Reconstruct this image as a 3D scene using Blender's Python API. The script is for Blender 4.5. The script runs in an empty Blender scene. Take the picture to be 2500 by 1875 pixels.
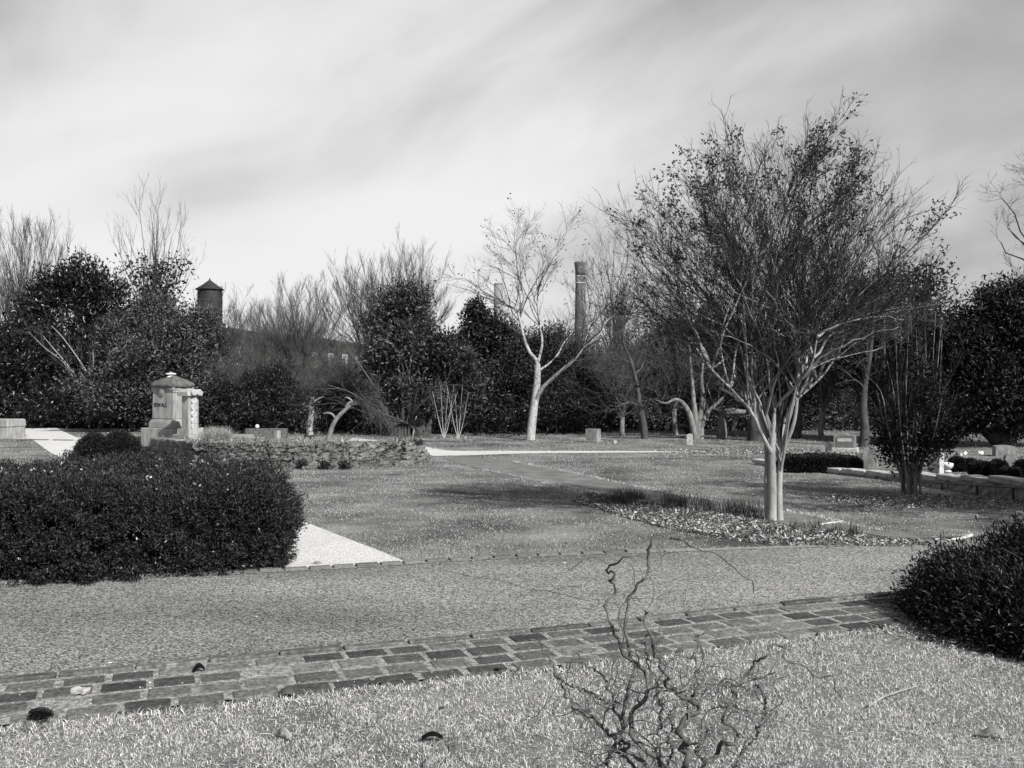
import bpy, math, random
import numpy as np
from mathutils import Vector
D = bpy.data
SC = bpy.context.scene
# ------------------------------------------------------------------ camera
H = 1.70
cam = D.cameras.new('camera'); camo = D.objects.new('camera', cam); SC.collection.objects.link(camo)
camo.location = (0, 0, H); camo.rotation_euler = (math.radians(90), 0, 0)
cam.lens = 36 * 2400 / 2500; cam.sensor_width = 36; cam.clip_end = 6000; cam.clip_start = 0.05
SC.camera = camo
SC.render.resolution_x = 1024; SC.render.resolution_y = 768
# ------------------------------------------------------------------ world
SUN_AZ, SUN_EL = 142.0, 38.0          # azimuth clockwise from +Y (view direction)
W = D.worlds.new('World'); SC.world = W; W.use_nodes = True
nt = W.node_tree; nt.nodes.clear()
def wn(t, **k):
    n = nt.nodes.new(t)
    for a, b in k.items(): setattr(n, a, b)
    return n
def L(a, b): nt.links.new(a, b)
wo = wn('ShaderNodeOutputWorld'); bg = wn('ShaderNodeBackground'); L(bg.outputs[0], wo.inputs[0])
bg.inputs[1].default_value = 0.062
sky = wn('ShaderNodeTexSky', sky_type='NISHITA', sun_disc=False, sun_elevation=math.radians(SUN_EL),
         sun_rotation=math.radians(SUN_AZ), air_density=1.0, dust_density=2.0, ozone_density=1.0)
bw = wn('ShaderNodeRGBToBW'); L(sky.outputs[0], bw.inputs[0])
tc = wn('ShaderNodeTexCoord'); sep = wn('ShaderNodeSeparateXYZ'); L(tc.outputs['Generated'], sep.inputs[0])
def m_(op, a, b=None, c=None, clamp=False):
    n = wn('ShaderNodeMath', operation=op); n.use_clamp = clamp
    for i, v in enumerate((a, b, c)):
        if v is None: continue
        if isinstance(v, (int, float)): n.inputs[i].default_value = v
        else: L(v, n.inputs[i])
    return n.outputs[0]
# cloud sheet: directions projected on a plane overhead
zz = m_('MAXIMUM', m_('ADD', sep.outputs[2], 0.16), 0.05)
cx = m_('DIVIDE', sep.outputs[0], zz); cy = m_('DIVIDE', sep.outputs[1], zz)
cmb = wn('ShaderNodeCombineXYZ'); L(cx, cmb.inputs[0]); L(cy, cmb.inputs[1])
def cloudnoise(tilt, sc, scale, detail, dist, rough=0.55, off=0.0):
    mp = wn('ShaderNodeMapping'); mp.vector_type = 'POINT'; mp.inputs['Rotation'].default_value = (0, math.radians(tilt), 0)
    L(tc.outputs['Generated'], mp.inputs[0]); m2 = wn('ShaderNodeMapping'); m2.inputs['Scale'].default_value = sc; m2.inputs['Location'].default_value = (off, 0, 0); L(mp.outputs[0], m2.inputs[0])
    n = wn('ShaderNodeTexNoise'); n.inputs['Scale'].default_value = scale; n.inputs['Detail'].default_value = detail
    n.inputs['Roughness'].default_value = rough; n.inputs['Distortion'].default_value = dist
    L(m2.outputs[0], n.inputs['Vector']); return n.outputs[0]
n1 = cloudnoise(20, (0.7, 0.8, 1.3), 2.5, 4, 0.7, 0.48, 4.1)
n2 = cloudnoise(22, (0.62, 0.8, 1.35), 5.0, 6, 0.6, 0.52)
n3 = cloudnoise(10, (1.0, 1.0, 1.2), 1.6, 2, 0.2)
dens = m_('ADD', m_('MULTIPLY', n1, 0.66), m_('ADD', m_('MULTIPLY', n2, 0.42), m_('MULTIPLY_ADD', n3, 0.20, -0.13)))
# clouds are thickest ahead and a little to the left, thinner to the right
vb = wn('ShaderNodeVectorMath', operation='DOT_PRODUCT'); L(tc.outputs['Generated'], vb.inputs[0])
vb.inputs[1].default_value = Vector((-0.24, 0.93, 0.27)).normalized()
mr = wn('ShaderNodeMapRange'); mr.inputs['From Min'].default_value = 0.80; mr.inputs['From Max'].default_value = 1.0
mr.inputs['To Min'].default_value = -0.12; mr.inputs['To Max'].default_value = 0.15; L(vb.outputs['Value'], mr.inputs[0])
low = wn('ShaderNodeMapRange'); low.inputs['From Min'].default_value = 0.0; low.inputs['From Max'].default_value = 0.28
low.inputs['To Min'].default_value = 0.16; low.inputs['To Max'].default_value = 0.0; L(sep.outputs[2], low.inputs[0])
dens = m_('ADD', m_('ADD', dens, mr.outputs[0]), low.outputs[0])
rp = wn('ShaderNodeMapRange'); rp.interpolation_type = 'SMOOTHSTEP'
rp.inputs['From Min'].default_value = 0.36; rp.inputs['From Max'].default_value = 0.80; L(dens, rp.inputs[0])
fac = rp.outputs[0]
base = m_('MULTIPLY_ADD', bw.outputs[0], 0.30, 2.9)          # thin veil over the clear sky
val = m_('ADD', m_('MULTIPLY', base, m_('SUBTRACT', 1.0, fac)), m_('MULTIPLY', fac, 9.3))
L(val, bg.inputs[0])
# ------------------------------------------------------------------ sun
sd = D.lights.new('sun', 'SUN'); sd.energy = 5.0; sd.angle = math.radians(0.5); sd.color = (1.0, 0.985, 0.965)
so = D.objects.new('sun', sd); SC.collection.objects.link(so)
az, el = math.radians(SUN_AZ), math.radians(SUN_EL)
SUNV = Vector((math.sin(az) * math.cos(el), math.cos(az) * math.cos(el), math.sin(el)))
so.rotation_euler = SUNV.to_track_quat('Z', 'Y').to_euler(); so.location = (0, 0, 50)
SC.view_settings.view_transform = 'Standard'; SC.view_settings.look = 'None'
SC.view_settings.exposure = 0.60; SC.view_settings.gamma = 1.0
SC.cycles.max_bounces = 4; SC.cycles.diffuse_bounces = 2; SC.cycles.transparent_max_bounces = 4

# ================================================================== helpers
rng = np.random.default_rng(7)
A = np.array
def T(x, y):                                  # the big slope of the ground
    y = np.asarray(y, float)
    return np.where(y < 10, 0.0, np.where(y < 30, -0.02 * (y - 10), -0.4))
def TT(x, y): return float(T(x, y)) + 0 * float(x)
def P(u, v, d): return A([(u - 1250) / 2400 * d, d, H - (v - 937.5) / 2400 * d])
def G(u, v, z=None, dz=0.0):                  # a place on the ground from where the photograph shows it
    k = (v - 937.5) / 2400
    if z is not None: d = (H - z) / k
    else:
        d = H / k
        if d > 10: d = (H - 0.2) / (k - 0.02) if k > 0.0201 else 1e9
        if d > 30: d = (H + 0.4) / k
    p = P(u, v, d); p[2] += dz
    return p
def unit(a): return a / np.maximum(np.linalg.norm(a, axis=-1, keepdims=True), 1e-9)

class MB:
    """collects geometry in world coordinates"""
    def __init__(s): s.v = []; s.q = []; s.t = []; s.poly = []; s.n = 0
    def add(s, v, q=None, t=None):
        v = np.asarray(v, float).reshape(-1, 3)
        if q is not None and len(q): s.q.append(np.asarray(q, np.int64).reshape(-1, 4) + s.n)
        if t is not None and len(t): s.t.append(np.asarray(t, np.int64).reshape(-1, 3) + s.n)
        s.v.append(v); s.n += len(v); return s
    def face(s, v):
        s.poly.append([s.n + i for i in range(len(v))]); s.v.append(np.asarray(v, float)); s.n += len(v)
    def box(s, c, size, rot=0.0, taper=1.0, bevel=0.0):
        hx, hy, hz = [a / 2 for a in size]
        b = min(bevel, hx * .9, hy * .9, hz * .9)
        # octagonal-section box with bevelled edges
        rings = []
        zs = [(-hz, b), (-hz + b, 0), (hz - b, 0), (hz, b)] if b > 0 else [(-hz, 0), (hz, 0)]
        for z, ins in zs:
            k = 1.0 if z < 0 else taper
            x, y = hx * k - ins, hy * k - ins
            if b > 0:
                ring = [(-x, -y + b), (-x + b, -y), (x - b, -y), (x, -y + b), (x, y - b), (x - b, y), (-x + b, y), (-x, y - b)]
            else: ring = [(-x, -y), (x, -y), (x, y), (-x, y)]
            rings.append([(px, py, z) for px, py in ring])
        R = A(rings); m = R.shape[1]; cs, sn = math.cos(rot), math.sin(rot)
        X = R[..., 0] * cs - R[..., 1] * sn + c[0]; Y = R[..., 0] * sn + R[..., 1] * cs + c[1]; Z = R[..., 2] + c[2]
        V = np.stack([X, Y, Z], -1).reshape(-1, 3); q = []
        for k in range(len(rings) - 1):
            for i in range(m):
                j = (i + 1) % m; q.append((k * m + i, k * m + j, (k + 1) * m + j, (k + 1) * m + i))
        n0 = s.n; s.add(V, q)
        s.poly.append([n0 + i for i in range(m)][::-1]); s.poly.append([n0 + (len(rings) - 1) * m + i for i in range(m)])
        return s
    def lathe(s, c, prof, seg=20):
        a = np.linspace(0, 2 * math.pi, seg, endpoint=False); pr = A(prof, dtype=float); k = len(pr)
        V = np.stack([c[0] + pr[:, None, 0] * np.cos(a), c[1] + pr[:, None, 0] * np.sin(a), c[2] + pr[:, None, 1] + 0 * a], -1).reshape(-1, 3)
        i = np.arange(seg); j = (i + 1) % seg; q = []
        for r in range(k - 1): q.append(np.stack([r * seg + i, r * seg + j, (r + 1) * seg + j, (r + 1) * seg + i], -1))
        n0 = s.n; s.add(V, np.concatenate(q)); s.poly.append([n0 + x for x in range(seg)][::-1]); s.poly.append([n0 + (k - 1) * seg + x for x in range(seg)])
        return s
    def prism(s, outline, y0, y1, org, rot=0.0):
        """outline in local x,z, thickness along local y"""
        cs, sn = math.cos(rot), math.sin(rot); o = A(outline, dtype=float); m = len(o)
        def w(y): return np.stack([org[0] + o[:, 0] * cs - y * sn, org[1] + o[:, 0] * sn + y * cs, org[2] + o[:, 1]], -1)
        n0 = s.n; i = np.arange(m); j = (i + 1) % m
        s.add(np.concatenate([w(y0), w(y1)]), np.stack([i, j, j + m, i + m], -1))
        s.poly.append([n0 + x for x in range(m)][::-1]); s.poly.append([n0 + m + x for x in range(m)]); return s
    def mesh(s, name, org=(0, 0, 0), smooth=False):
        me = D.meshes.new(name); v = np.concatenate(s.v) - A(org)
        loops = []; starts = []; tot = []; n = 0
        for arr, k in ((s.q, 4), (s.t, 3)):
            if arr:
                a = np.concatenate(arr); loops.append(a.ravel()); starts.append(n + np.arange(len(a)) * k); tot.append(np.full(len(a), k)); n += a.size
        for p in s.poly: loops.append(A(p)); starts.append(A([n])); tot.append(A([len(p)])); n += len(p)
        loops = np.concatenate(loops); starts = np.concatenate(starts); tot = np.concatenate(tot)
        me.vertices.add(len(v)); me.vertices.foreach_set('co', v.astype(np.float32).ravel())
        me.loops.add(len(loops)); me.loops.foreach_set('vertex_index', loops.astype(np.int32))
        me.polygons.add(len(starts)); me.polygons.foreach_set('loop_start', starts.astype(np.int32)); me.polygons.foreach_set('loop_total', tot.astype(np.int32))
        me.polygons.foreach_set('use_smooth', np.full(len(starts), bool(smooth)))
        me.update(calc_edges=True); me.validate(); return me

def tag(o, label=None, cat=None, group=None, kind=None):
    for k, v in (('label', label), ('category', cat), ('group', group), ('kind', kind)):
        if v: o[k] = v
    return o
def obj(name, mb, mat, parent=None, smooth=False):
    if mb.n == 0: return None
    org = (0, 0, 0)
    if parent is not None:
        r = parent; org = A(r.location)
        while r.parent: r = r.parent; org = org + A(r.location)
    o = D.objects.new(name, mb.mesh(name, org, smooth)); SC.collection.objects.link(o)
    o.data.materials.append(mat)
    if parent is not None: o.parent = parent
    return o
def thing(name, label, cat, loc, group=None):
    o = D.objects.new(name, None); SC.collection.objects.link(o); o.location = tuple(float(a) for a in loc)
    o.empty_display_size = 0.2; return tag(o, label, cat, group)
def struct(name, mb, mat, **k): return tag(obj(name, mb, mat, **k), kind='structure')
def stuff(name, mb, mat, label, cat): return tag(obj(name, mb, mat), label, cat, kind='stuff')

# ------------------------------------------------------------------ materials (all neutral: the film is black and white)
def newmat(name):
    m = D.materials.new(name); m.use_nodes = True; n = m.node_tree; b = n.nodes['Principled BSDF']; return m, n, b
def grey(name, lo, hi, scale=5, rough=0.85, bump=0.0, bscale=40, detail=6, island=None, spec=0.3, stretch=None, p0=0.35, p1=0.65, fine=None):
    """noise between two greys, optional second fine noise, optional random tone per piece, optional bump"""
    m, n, b = newmat(name); N = n.nodes.new; lk = n.links.new
    t = N('ShaderNodeTexCoord'); src = t.outputs['Object']
    if stretch:
        mp = N('ShaderNodeMapping'); mp.inputs['Scale'].default_value = stretch; lk(src, mp.inputs[0]); src = mp.outputs[0]
    z = N('ShaderNodeTexNoise'); z.inputs['Scale'].default_value = scale; z.inputs['Detail'].default_value = detail; z.inputs['Roughness'].default_value = 0.6
    lk(src, z.inputs['Vector'])
    r = N('ShaderNodeMapRange'); r.inputs['From Min'].default_value = p0; r.inputs['From Max'].default_value = p1
    r.inputs['To Min'].default_value = lo; r.inputs['To Max'].default_value = hi; lk(z.outputs[0], r.inputs[0]); out = r.outputs[0]
    def mul(a, s_, t_):
        q = N('ShaderNodeMapRange'); q.inputs['To Min'].default_value = s_; q.inputs['To Max'].default_value = t_; lk(a, q.inputs[0])
        x = N('ShaderNodeMath'); x.operation = 'MULTIPLY'; lk(out, x.inputs[0]); lk(q.outputs[0], x.inputs[1]); return x.outputs[0]
    if fine:
        z2 = N('ShaderNodeTexNoise'); z2.inputs['Scale'].default_value = fine[0]; z2.inputs['Detail'].default_value = 3; lk(t.outputs['Object'], z2.inputs['Vector'])
        q = N('ShaderNodeMapRange'); q.inputs['From Min'].default_value = .3; q.inputs['From Max'].default_value = .7; lk(z2.outputs[0], q.inputs[0])
        out = mul(q.outputs[0], fine[1], fine[2])
    if island:
        g = N('ShaderNodeNewGeometry'); out = mul(g.outputs['Random Per Island'], island[0], island[1])
    lk(out, b.inputs['Base Color']); b.inputs['Roughness'].default_value = rough
    b.inputs['Specular IOR Level'].default_value = spec
    if bump:
        z3 = N('ShaderNodeTexNoise'); z3.inputs['Scale'].default_value = bscale; z3.inputs['Detail'].default_value = 5; lk(t.outputs['Object'], z3.inputs['Vector'])
        bp = N('ShaderNodeBump'); bp.inputs['Strength'].default_value = 1.0; bp.inputs['Distance'].default_value = bump; lk(z3.outputs[0], bp.inputs['Height']); lk(bp.outputs[0], b.inputs['Normal'])
    return m
def pebble(name, cell, lo, hi, large=(0.7, 1.15), bump=0.004, lscale=0.5, wear=None):
    m, n, b = newmat(name); N = n.nodes.new; lk = n.links.new
    t = N('ShaderNodeTexCoord'); v = N('ShaderNodeTexVoronoi'); v.inputs['Scale'].default_value = 1 / cell; lk(t.outputs['Object'], v.inputs['Vector'])
    s = N('ShaderNodeSeparateColor'); lk(v.outputs['Color'], s.inputs[0])
    pw = N('ShaderNodeMath'); pw.operation = 'POWER'; lk(s.outputs[0], pw.inputs[0]); pw.inputs[1].default_value = 1.3
    r = N('ShaderNodeMapRange'); r.inputs['To Min'].default_value = lo; r.inputs['To Max'].default_value = hi; lk(pw.outputs[0], r.inputs[0])
    # dark cement between the pebbles
    e = N('ShaderNodeMapRange'); e.inputs['From Min'].default_value = 0.35; e.inputs['From Max'].default_value = 0.75; e.inputs['To Min'].default_value = 1; e.inputs['To Max'].default_value = .45
    lk(v.outputs['Distance'], e.inputs[0])
    x = N('ShaderNodeMath'); x.operation = 'MULTIPLY'; lk(r.outputs[0], x.inputs[0]); lk(e.outputs[0], x.inputs[1])
    z = N('ShaderNodeTexNoise'); z.inputs['Scale'].default_value = lscale; z.inputs['Detail'].default_value = 5; z.inputs['Roughness'].default_value = .62
    wm_ = N('ShaderNodeMapping'); wm_.inputs['Rotation'].default_value = (0, 0, wear[0] if wear else 0); wm_.inputs['Scale'].default_value = wear[1] if wear else (1, 1, 1); lk(t.outputs['Object'], wm_.inputs[0]); lk(wm_.outputs[0], z.inputs['Vector'])
    q = N('ShaderNodeMapRange'); q.inputs['From Min'].default_value = .35; q.inputs['From Max'].default_value = .65; q.inputs['To Min'].default_value = large[0]; q.inputs['To Max'].default_value = large[1]; lk(z.outputs[0], q.inputs[0])
    y = N('ShaderNodeMath'); y.operation = 'MULTIPLY'; lk(x.outputs[0], y.inputs[0]); lk(q.outputs[0], y.inputs[1])
    lk(y.outputs[0], b.inputs['Base Color']); b.inputs['Roughness'].default_value = .8; b.inputs['Specular IOR Level'].default_value = .3
    bp = N('ShaderNodeBump'); bp.invert = True; bp.inputs['Distance'].default_value = bump; lk(v.outputs['Distance'], bp.inputs['Height']); lk(bp.outputs[0], b.inputs['Normal'])
    return m
def leafmat(name, lo, hi, rough=0.45, spec=0.5, trans=0.0, pw=2.0):
    m, n, b = newmat(name); N = n.nodes.new; lk = n.links.new
    g = N('ShaderNodeNewGeometry'); r = N('ShaderNodeMapRange'); r.inputs['To Min'].default_value = lo; r.inputs['To Max'].default_value = hi
    p = N('ShaderNodeMath'); p.operation = 'POWER'; p.inputs[1].default_value = pw
    lk(g.outputs['Random Per Island'], p.inputs[0]); lk(p.outputs[0], r.inputs[0])
    lk(r.outputs[0], b.inputs['Base Color']); b.inputs['Roughness'].default_value = rough; b.inputs['Specular IOR Level'].default_value = spec
    if trans:
        tr = N('ShaderNodeBsdfTranslucent'); lk(r.outputs[0], tr.inputs[0]); mx = N('ShaderNodeMixShader'); mx.inputs[0].default_value = trans
        lk(b.outputs[0], mx.inputs[1]); lk(tr.outputs[0], mx.inputs[2]); lk(mx.outputs[0], n.nodes['Material Output'].inputs[0])
    return m
M = {}
M['lawn'] = grey('dormant_lawn', .05, .23, .7, .95, .02, 22, 8, fine=(55, .55, 1.25))
M['blade'] = leafmat('dry_grass_blade', .04, .58, .6, .25, .2)
M['blade_near'] = leafmat('straw_blade', .07, .88, .55, .3, .25, 1.3)
M['soil'] = grey('bare_soil', .05, .12, 6, .95, .02, 30)
M['litter'] = leafmat('leaf_litter', .04, .50, .7, .2)
M['asphalt'] = pebble('exposed_aggregate', .011, .045, .48, (.60, 1.30), .005, .45, wear=(-.29, (.45, 1.2, 1)))
M['gravel'] = pebble('pale_gravel', .011, .50, .80, (.93, 1.05), .004, .8)
M['dirt'] = grey('worn_path', .10, .19, 3, .9, .01, 60, fine=(70, .6, 1.25))
M['brick'] = grey('paver_brick', .06, .11, 14, .8, .0015, 120, island=(.45, 1.7), spec=.15, fine=(38, .5, 1.35))
M['mortar'] = grey('sandy_mortar', .09, .33, 30, .95, .006, 60, fine=(110, .35, 1.45))
M['joint'] = grey('old_joint_mortar', .05, .12, 12, .95, .004, 60, fine=(60, .6, 1.2))
M['brick_edge'] = grey('edging_brick', .09, .15, 18, .8, .002, 90, island=(.75, 1.25))
M['stone'] = grey('weathered_sandstone', .06, .20, 7, .95, .02, 18, 8, island=(.7, 1.25), fine=(45, .7, 1.2))
M['granite'] = grey('weathered_shaded_granite', .17, .31, 4, .85, .003, 80, stretch=(1.6, 1.6, .5), fine=(60, .85, 1.15))  # weathered, and darkened so the tone stands for dimmer front faces
M['granite_side'] = grey('lit_granite', .27, .43, 9, .85, .004, 80, fine=(60, .85, 1.15))  # paler granite copy: sunlit sides put into colour, also plain pale stones
M['darkstone'] = grey('lichened_stone', .05, .13, 9, .95, .02, 25, fine=(60, .7, 1.3))
M['grave'] = grey('stained_grave_stone', .10, .24, 5, .9, .004, 60, stretch=(1.5, 1.5, .6), fine=(50, .8, 1.2))
M['marble'] = grey('white_marble', .58, .72, 12, .5, .001, 40)
M['polished'] = grey('polished_panel', .10, .13, 6, .25, 0)
M['bark_pale'] = grey('pale_smooth_bark', .17, .30, 5, .7, .004, 30, stretch=(1, 1, .35), fine=(40, .8, 1.15))
M['bark_myrtle'] = grey('myrtle_bark', .17, .34, 6, .55, .002, 25, stretch=(1, 1, .3), fine=(30, .85, 1.1))
M['bark_white'] = grey('pale_grey_bark', .24, .42, 9, .8, .006, 30, stretch=(1, 1, .5), fine=(20, .6, 1.2))
M['bark_mid'] = grey('grey_bark', .09, .21, 8, .85, .006, 30, stretch=(1, 1, .4))
M['bark_dark'] = grey('dark_bark', .03, .07, 8, .9, .01, 20, stretch=(1, 1, .4))
M['limb'] = grey('myrtle_limb', .09, .30, 3, .7, spec=.15, stretch=(1, 1, .4))
M['twig'] = grey('twig_bark', .035, .085, 4, .9, spec=.1)
M['twig_dark'] = grey('dark_twig_bark', .02, .055, 4, .9, spec=.1)
M['twig_pale'] = grey('pale_twig_bark', .045, .11, 4, .9, spec=.1)
M['hazel'] = grey('contorted_bark', .03, .12, 30, .7, .002, 90, spec=.3)
M['magnolia'] = leafmat('glossy_magnolia_leaf', .004, .036, .36, .4)
M['leaf'] = leafmat('evergreen_leaf', .005, .055, .5, .25, .1)
M['leaf_pale'] = leafmat('grey_green_leaf', .008, .15, .5, .3, .15)
M['leaf_dark'] = leafmat('dark_evergreen_leaf', .003, .022, .5, .25)
M['seed'] = leafmat('seed_capsule', .02, .06, .8, .2)
M['juniper'] = leafmat('juniper_needle', .004, .075, .7, .15)
M['box'] = leafmat('clipped_box_leaf', .004, .026, .5, .3)
M['core'] = grey('near_black', .004, .008, 8, .95, spec=.05)  # near black puts bush-interior shade into colour; also dark leaves, crack, lettering
M['reed'] = leafmat('green_reed', .02, .12, .55, .4, .15)
M['pampas'] = leafmat('dry_plume', .25, .6, .8, .2, .3)
M['tank'] = grey('rusted_tank', .015, .04, 1.2, .8, 0, stretch=(1, 1, .5))
M['roofdark'] = grey('dark_roofing', .012, .03, 2, .8)
M['millbrick'] = grey('mill_brick', .02, .04, 1.5, .9, fine=(8, .8, 1.2))
M['chimneybrick'] = grey('chimney_brick', .09, .16, .8, .9, .02, 3, fine=(5, .75, 1.25))
M['palechimney'] = grey('hazed_chimney', .15, .20, .5, .9, fine=(3, .9, 1.1))  # distance haze put into the chimney's lighter tone
M['band'] = grey('pale_band', .55, .65, 2, .8)
M['iron'] = grey('black_iron', .015, .03, 10, .5, spec=.5)
M['metal'] = grey('bright_edging', .36, .5, 10, .45, spec=.5)
M['white'] = grey('white_paint', .75, .85, 10, .6)
m_, n_, b_ = newmat('window_glass'); b_.inputs['Base Color'].default_value = (.25, .25, .25, 1); b_.inputs['Roughness'].default_value = .15; b_.inputs['Specular IOR Level'].default_value = .8; M['glass'] = m_

# ------------------------------------------------------------------ geometry kit
def tubes(mb, pts, rad, sides=5):
    """pts (N,K,3), rad (N,K)"""
    N, K, _ = pts.shape
    if N == 0: return
    tan = np.empty_like(pts); tan[:, 1:-1] = pts[:, 2:] - pts[:, :-2]; tan[:, 0] = pts[:, 1] - pts[:, 0]; tan[:, -1] = pts[:, -1] - pts[:, -2]; tan = unit(tan)
    ref = rng.normal(size=(N, 3)); n = unit(np.cross(tan[:, 0], ref)); a = np.arange(sides) / sides * 2 * math.pi
    V = np.empty((N, K, sides, 3))
    for k in range(K):
        n = unit(n - (n * tan[:, k]).sum(-1, keepdims=True) * tan[:, k]); b = np.cross(tan[:, k], n)
        V[:, k] = pts[:, k, None] + rad[:, k, None, None] * (np.cos(a)[None, :, None] * n[:, None] + np.sin(a)[None, :, None] * b[:, None])
    base = (np.arange(N) * K * sides)[:, None, None]; k = np.arange(K - 1)[None, :, None] * sides; i = np.arange(sides)[None, None, :]; j = (i + 1) % sides
    q = np.stack([base + k + i, base + k + j, base + k + sides + j, base + k + sides + i], -1).reshape(-1, 4)
    mb.add(V.reshape(-1, 3), q)
def smooth_path(pts, K):
    """Catmull-Rom through pts -> K points"""
    p = A(pts, dtype=float); p = np.vstack([2 * p[0] - p[1], p, 2 * p[-1] - p[-2]]); n = len(p) - 3
    t = np.linspace(0, n - 1e-6, K); i = t.astype(int); f = (t - i)[:, None]
    a, b, c, d = p[i], p[i + 1], p[i + 2], p[i + 3]
    return .5 * ((2 * b) + (-a + c) * f + (2 * a - 5 * b + 4 * c - d) * f ** 2 + (-a + 3 * b - 3 * c + d) * f ** 3)
def spawn(par, m, L0, ang=(20, 45), up=.15, k=6, wig=.08, t0=.25, t1=1., rr=.6, curl=0., rmin=.0012, fall=.45, taper=.35, upstep=0.0, tipfirst=False):
    pts, rad = par; N, K, _ = pts.shape
    t = rng.uniform(t0, t1, (N, m))
    if tipfirst: t[:, 0] = 1.0
    x = np.minimum(t * (K - 1), K - 1.001); i = x.astype(int); f = (x - i)[..., None]; r = np.arange(N)[:, None]
    p = pts[r, i] * (1 - f) + pts[r, i + 1] * f; tn = unit(pts[r, i + 1] - pts[r, i]); ra = rad[r, i] * (1 - f[..., 0]) + rad[r, i + 1] * f[..., 0]
    q = rng.normal(size=p.shape); q = unit(q - (q * tn).sum(-1, keepdims=True) * tn)
    a = np.radians(rng.uniform(ang[0], ang[1], (N, m)))[..., None]
    d = unit(np.cos(a) * tn + np.sin(a) * q + A([0, 0, up])); ln = (L0 * rng.uniform(.55, 1.2, (N, m)) * (1 - fall * t))[..., None] / (k - 1)
    d = d.reshape(-1, 3); p = p.reshape(-1, 3); ln = ln.reshape(-1, 1); ra = np.maximum(ra.reshape(-1) * rr, rmin)
    out = [p]; ax = unit(rng.normal(size=d.shape))
    for s in range(k - 1):
        d = d + wig * rng.normal(size=d.shape) + A([0, 0, upstep])
        if curl:
            d = d + curl * np.cross(ax, d); ax = unit(ax + .5 * rng.normal(size=ax.shape))
        d = unit(d); p = p + d * ln; out.append(p)
    P_ = np.stack(out, 1); R_ = ra[:, None] * np.linspace(1, taper, k)[None]
    return P_, np.maximum(R_, rmin * .6)
def cat(*ps): return np.concatenate([p[0] for p in ps]), np.concatenate([p[1] for p in ps])
def limbs(list_, K=12):
    """list_ of (points, r0, r1)"""
    return np.stack([smooth_path(p, K) for p, a, b in list_]), np.stack([a + (b - a) * np.linspace(0, 1, K) ** .8 for p, a, b in list_])
def leaves(mb, pos, dr, ln, wd, fold=.25):
    """one diamond leaf per position; dr direction, arrays"""
    n = len(pos); dr = unit(dr); ln = np.broadcast_to(ln, n)[:, None]; wd = np.broadcast_to(wd, n)[:, None]
    s = unit(np.cross(dr, rng.normal(size=(n, 3)))); up = np.cross(s, dr)
    V = np.stack([pos, pos + dr * ln * .45 + s * wd * .5 + up * wd * fold, pos + dr * ln, pos + dr * ln * .45 - s * wd * .5 + up * wd * fold], 1)
    i = np.arange(n)[:, None] * 4; mb.add(V.reshape(-1, 3), i + A([[0, 1, 2, 3]]))
def blades(mb, pos, dr, ln, wd, bend=.5):
    """bent blade: quad + triangle"""
    n = len(pos); dr = unit(dr); ln = np.broadcast_to(ln, n)[:, None]; wd = np.broadcast_to(wd, n)[:, None]
    s = unit(np.cross(dr, A([0, 0, 1]) + .3 * rng.normal(size=(n, 3)))); out = rng.normal(size=(n, 3)); out[:, 2] = -.35; out = unit(out)
    m = pos + dr * ln * .55; t = m + unit(dr + bend * out) * ln * .45
    V = np.stack([pos - s * wd / 2, pos + s * wd / 2, m + s * wd * .42, m - s * wd * .42, t], 1); i = np.arange(n)[:, None] * 5
    mb.add(V.reshape(-1, 3), i + A([[0, 1, 2, 3]]), i + A([[3, 2, 4]]))
def blobs_leaves(mb, blobs, nclump, per, crad, ln, wd, inner=.55, updir=.3, outw=.8):
    """blobs: list of (centre, (rx,ry,rz)); clumps of leaves mostly near the outside"""
    extra = []
    for c_, R_x in blobs:
        for _ in range(7):
            q_ = unit(rng.normal(size=3)); s_ = rng.uniform(.22, .42); extra.append((c_ + q_ * A(R_x) * rng.uniform(.75, 1.05), tuple(A(R_x) * s_)))
    blobs = [(c_, tuple(A(R_x) * .9)) for c_, R_x in blobs] + extra
    vol = A([b[1][0] * b[1][2] + b[1][0] * b[1][1] for b in blobs], dtype=float); pr = vol / vol.sum()
    idx = rng.choice(len(blobs), nclump, p=pr); C = A([b[0] for b in blobs])[idx]; R = A([b[1] for b in blobs])[idx]
    dv = unit(rng.normal(size=(nclump, 3))); rr = rng.uniform(inner ** 3, 1.08, nclump) ** (1 / 3.)
    # uneven outline: a slow wave over the direction
    rr = rr * rng.uniform(.85, 1.1, nclump) * (1 + .13 * np.sin(dv[:, 0] * 7 + C[:, 0] * 3) + .10 * np.sin(dv[:, 2] * 9 + dv[:, 1] * 5 + C[:, 2] * 2))
    c = C + dv * R * rr[:, None]
    pos = np.repeat(c, per, 0) + rng.normal(size=(nclump * per, 3)) * crad
    o = np.repeat(dv, per, 0) * outw + rng.normal(size=(nclump * per, 3)) * .8 + A([0, 0, updir])
    leaves(mb, pos, o, ln * rng.uniform(.6, 1.2, len(pos)), wd * rng.uniform(.7, 1.2, len(pos)))
def sgnpow(a, e): return np.sign(a) * np.abs(a) ** e
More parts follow.
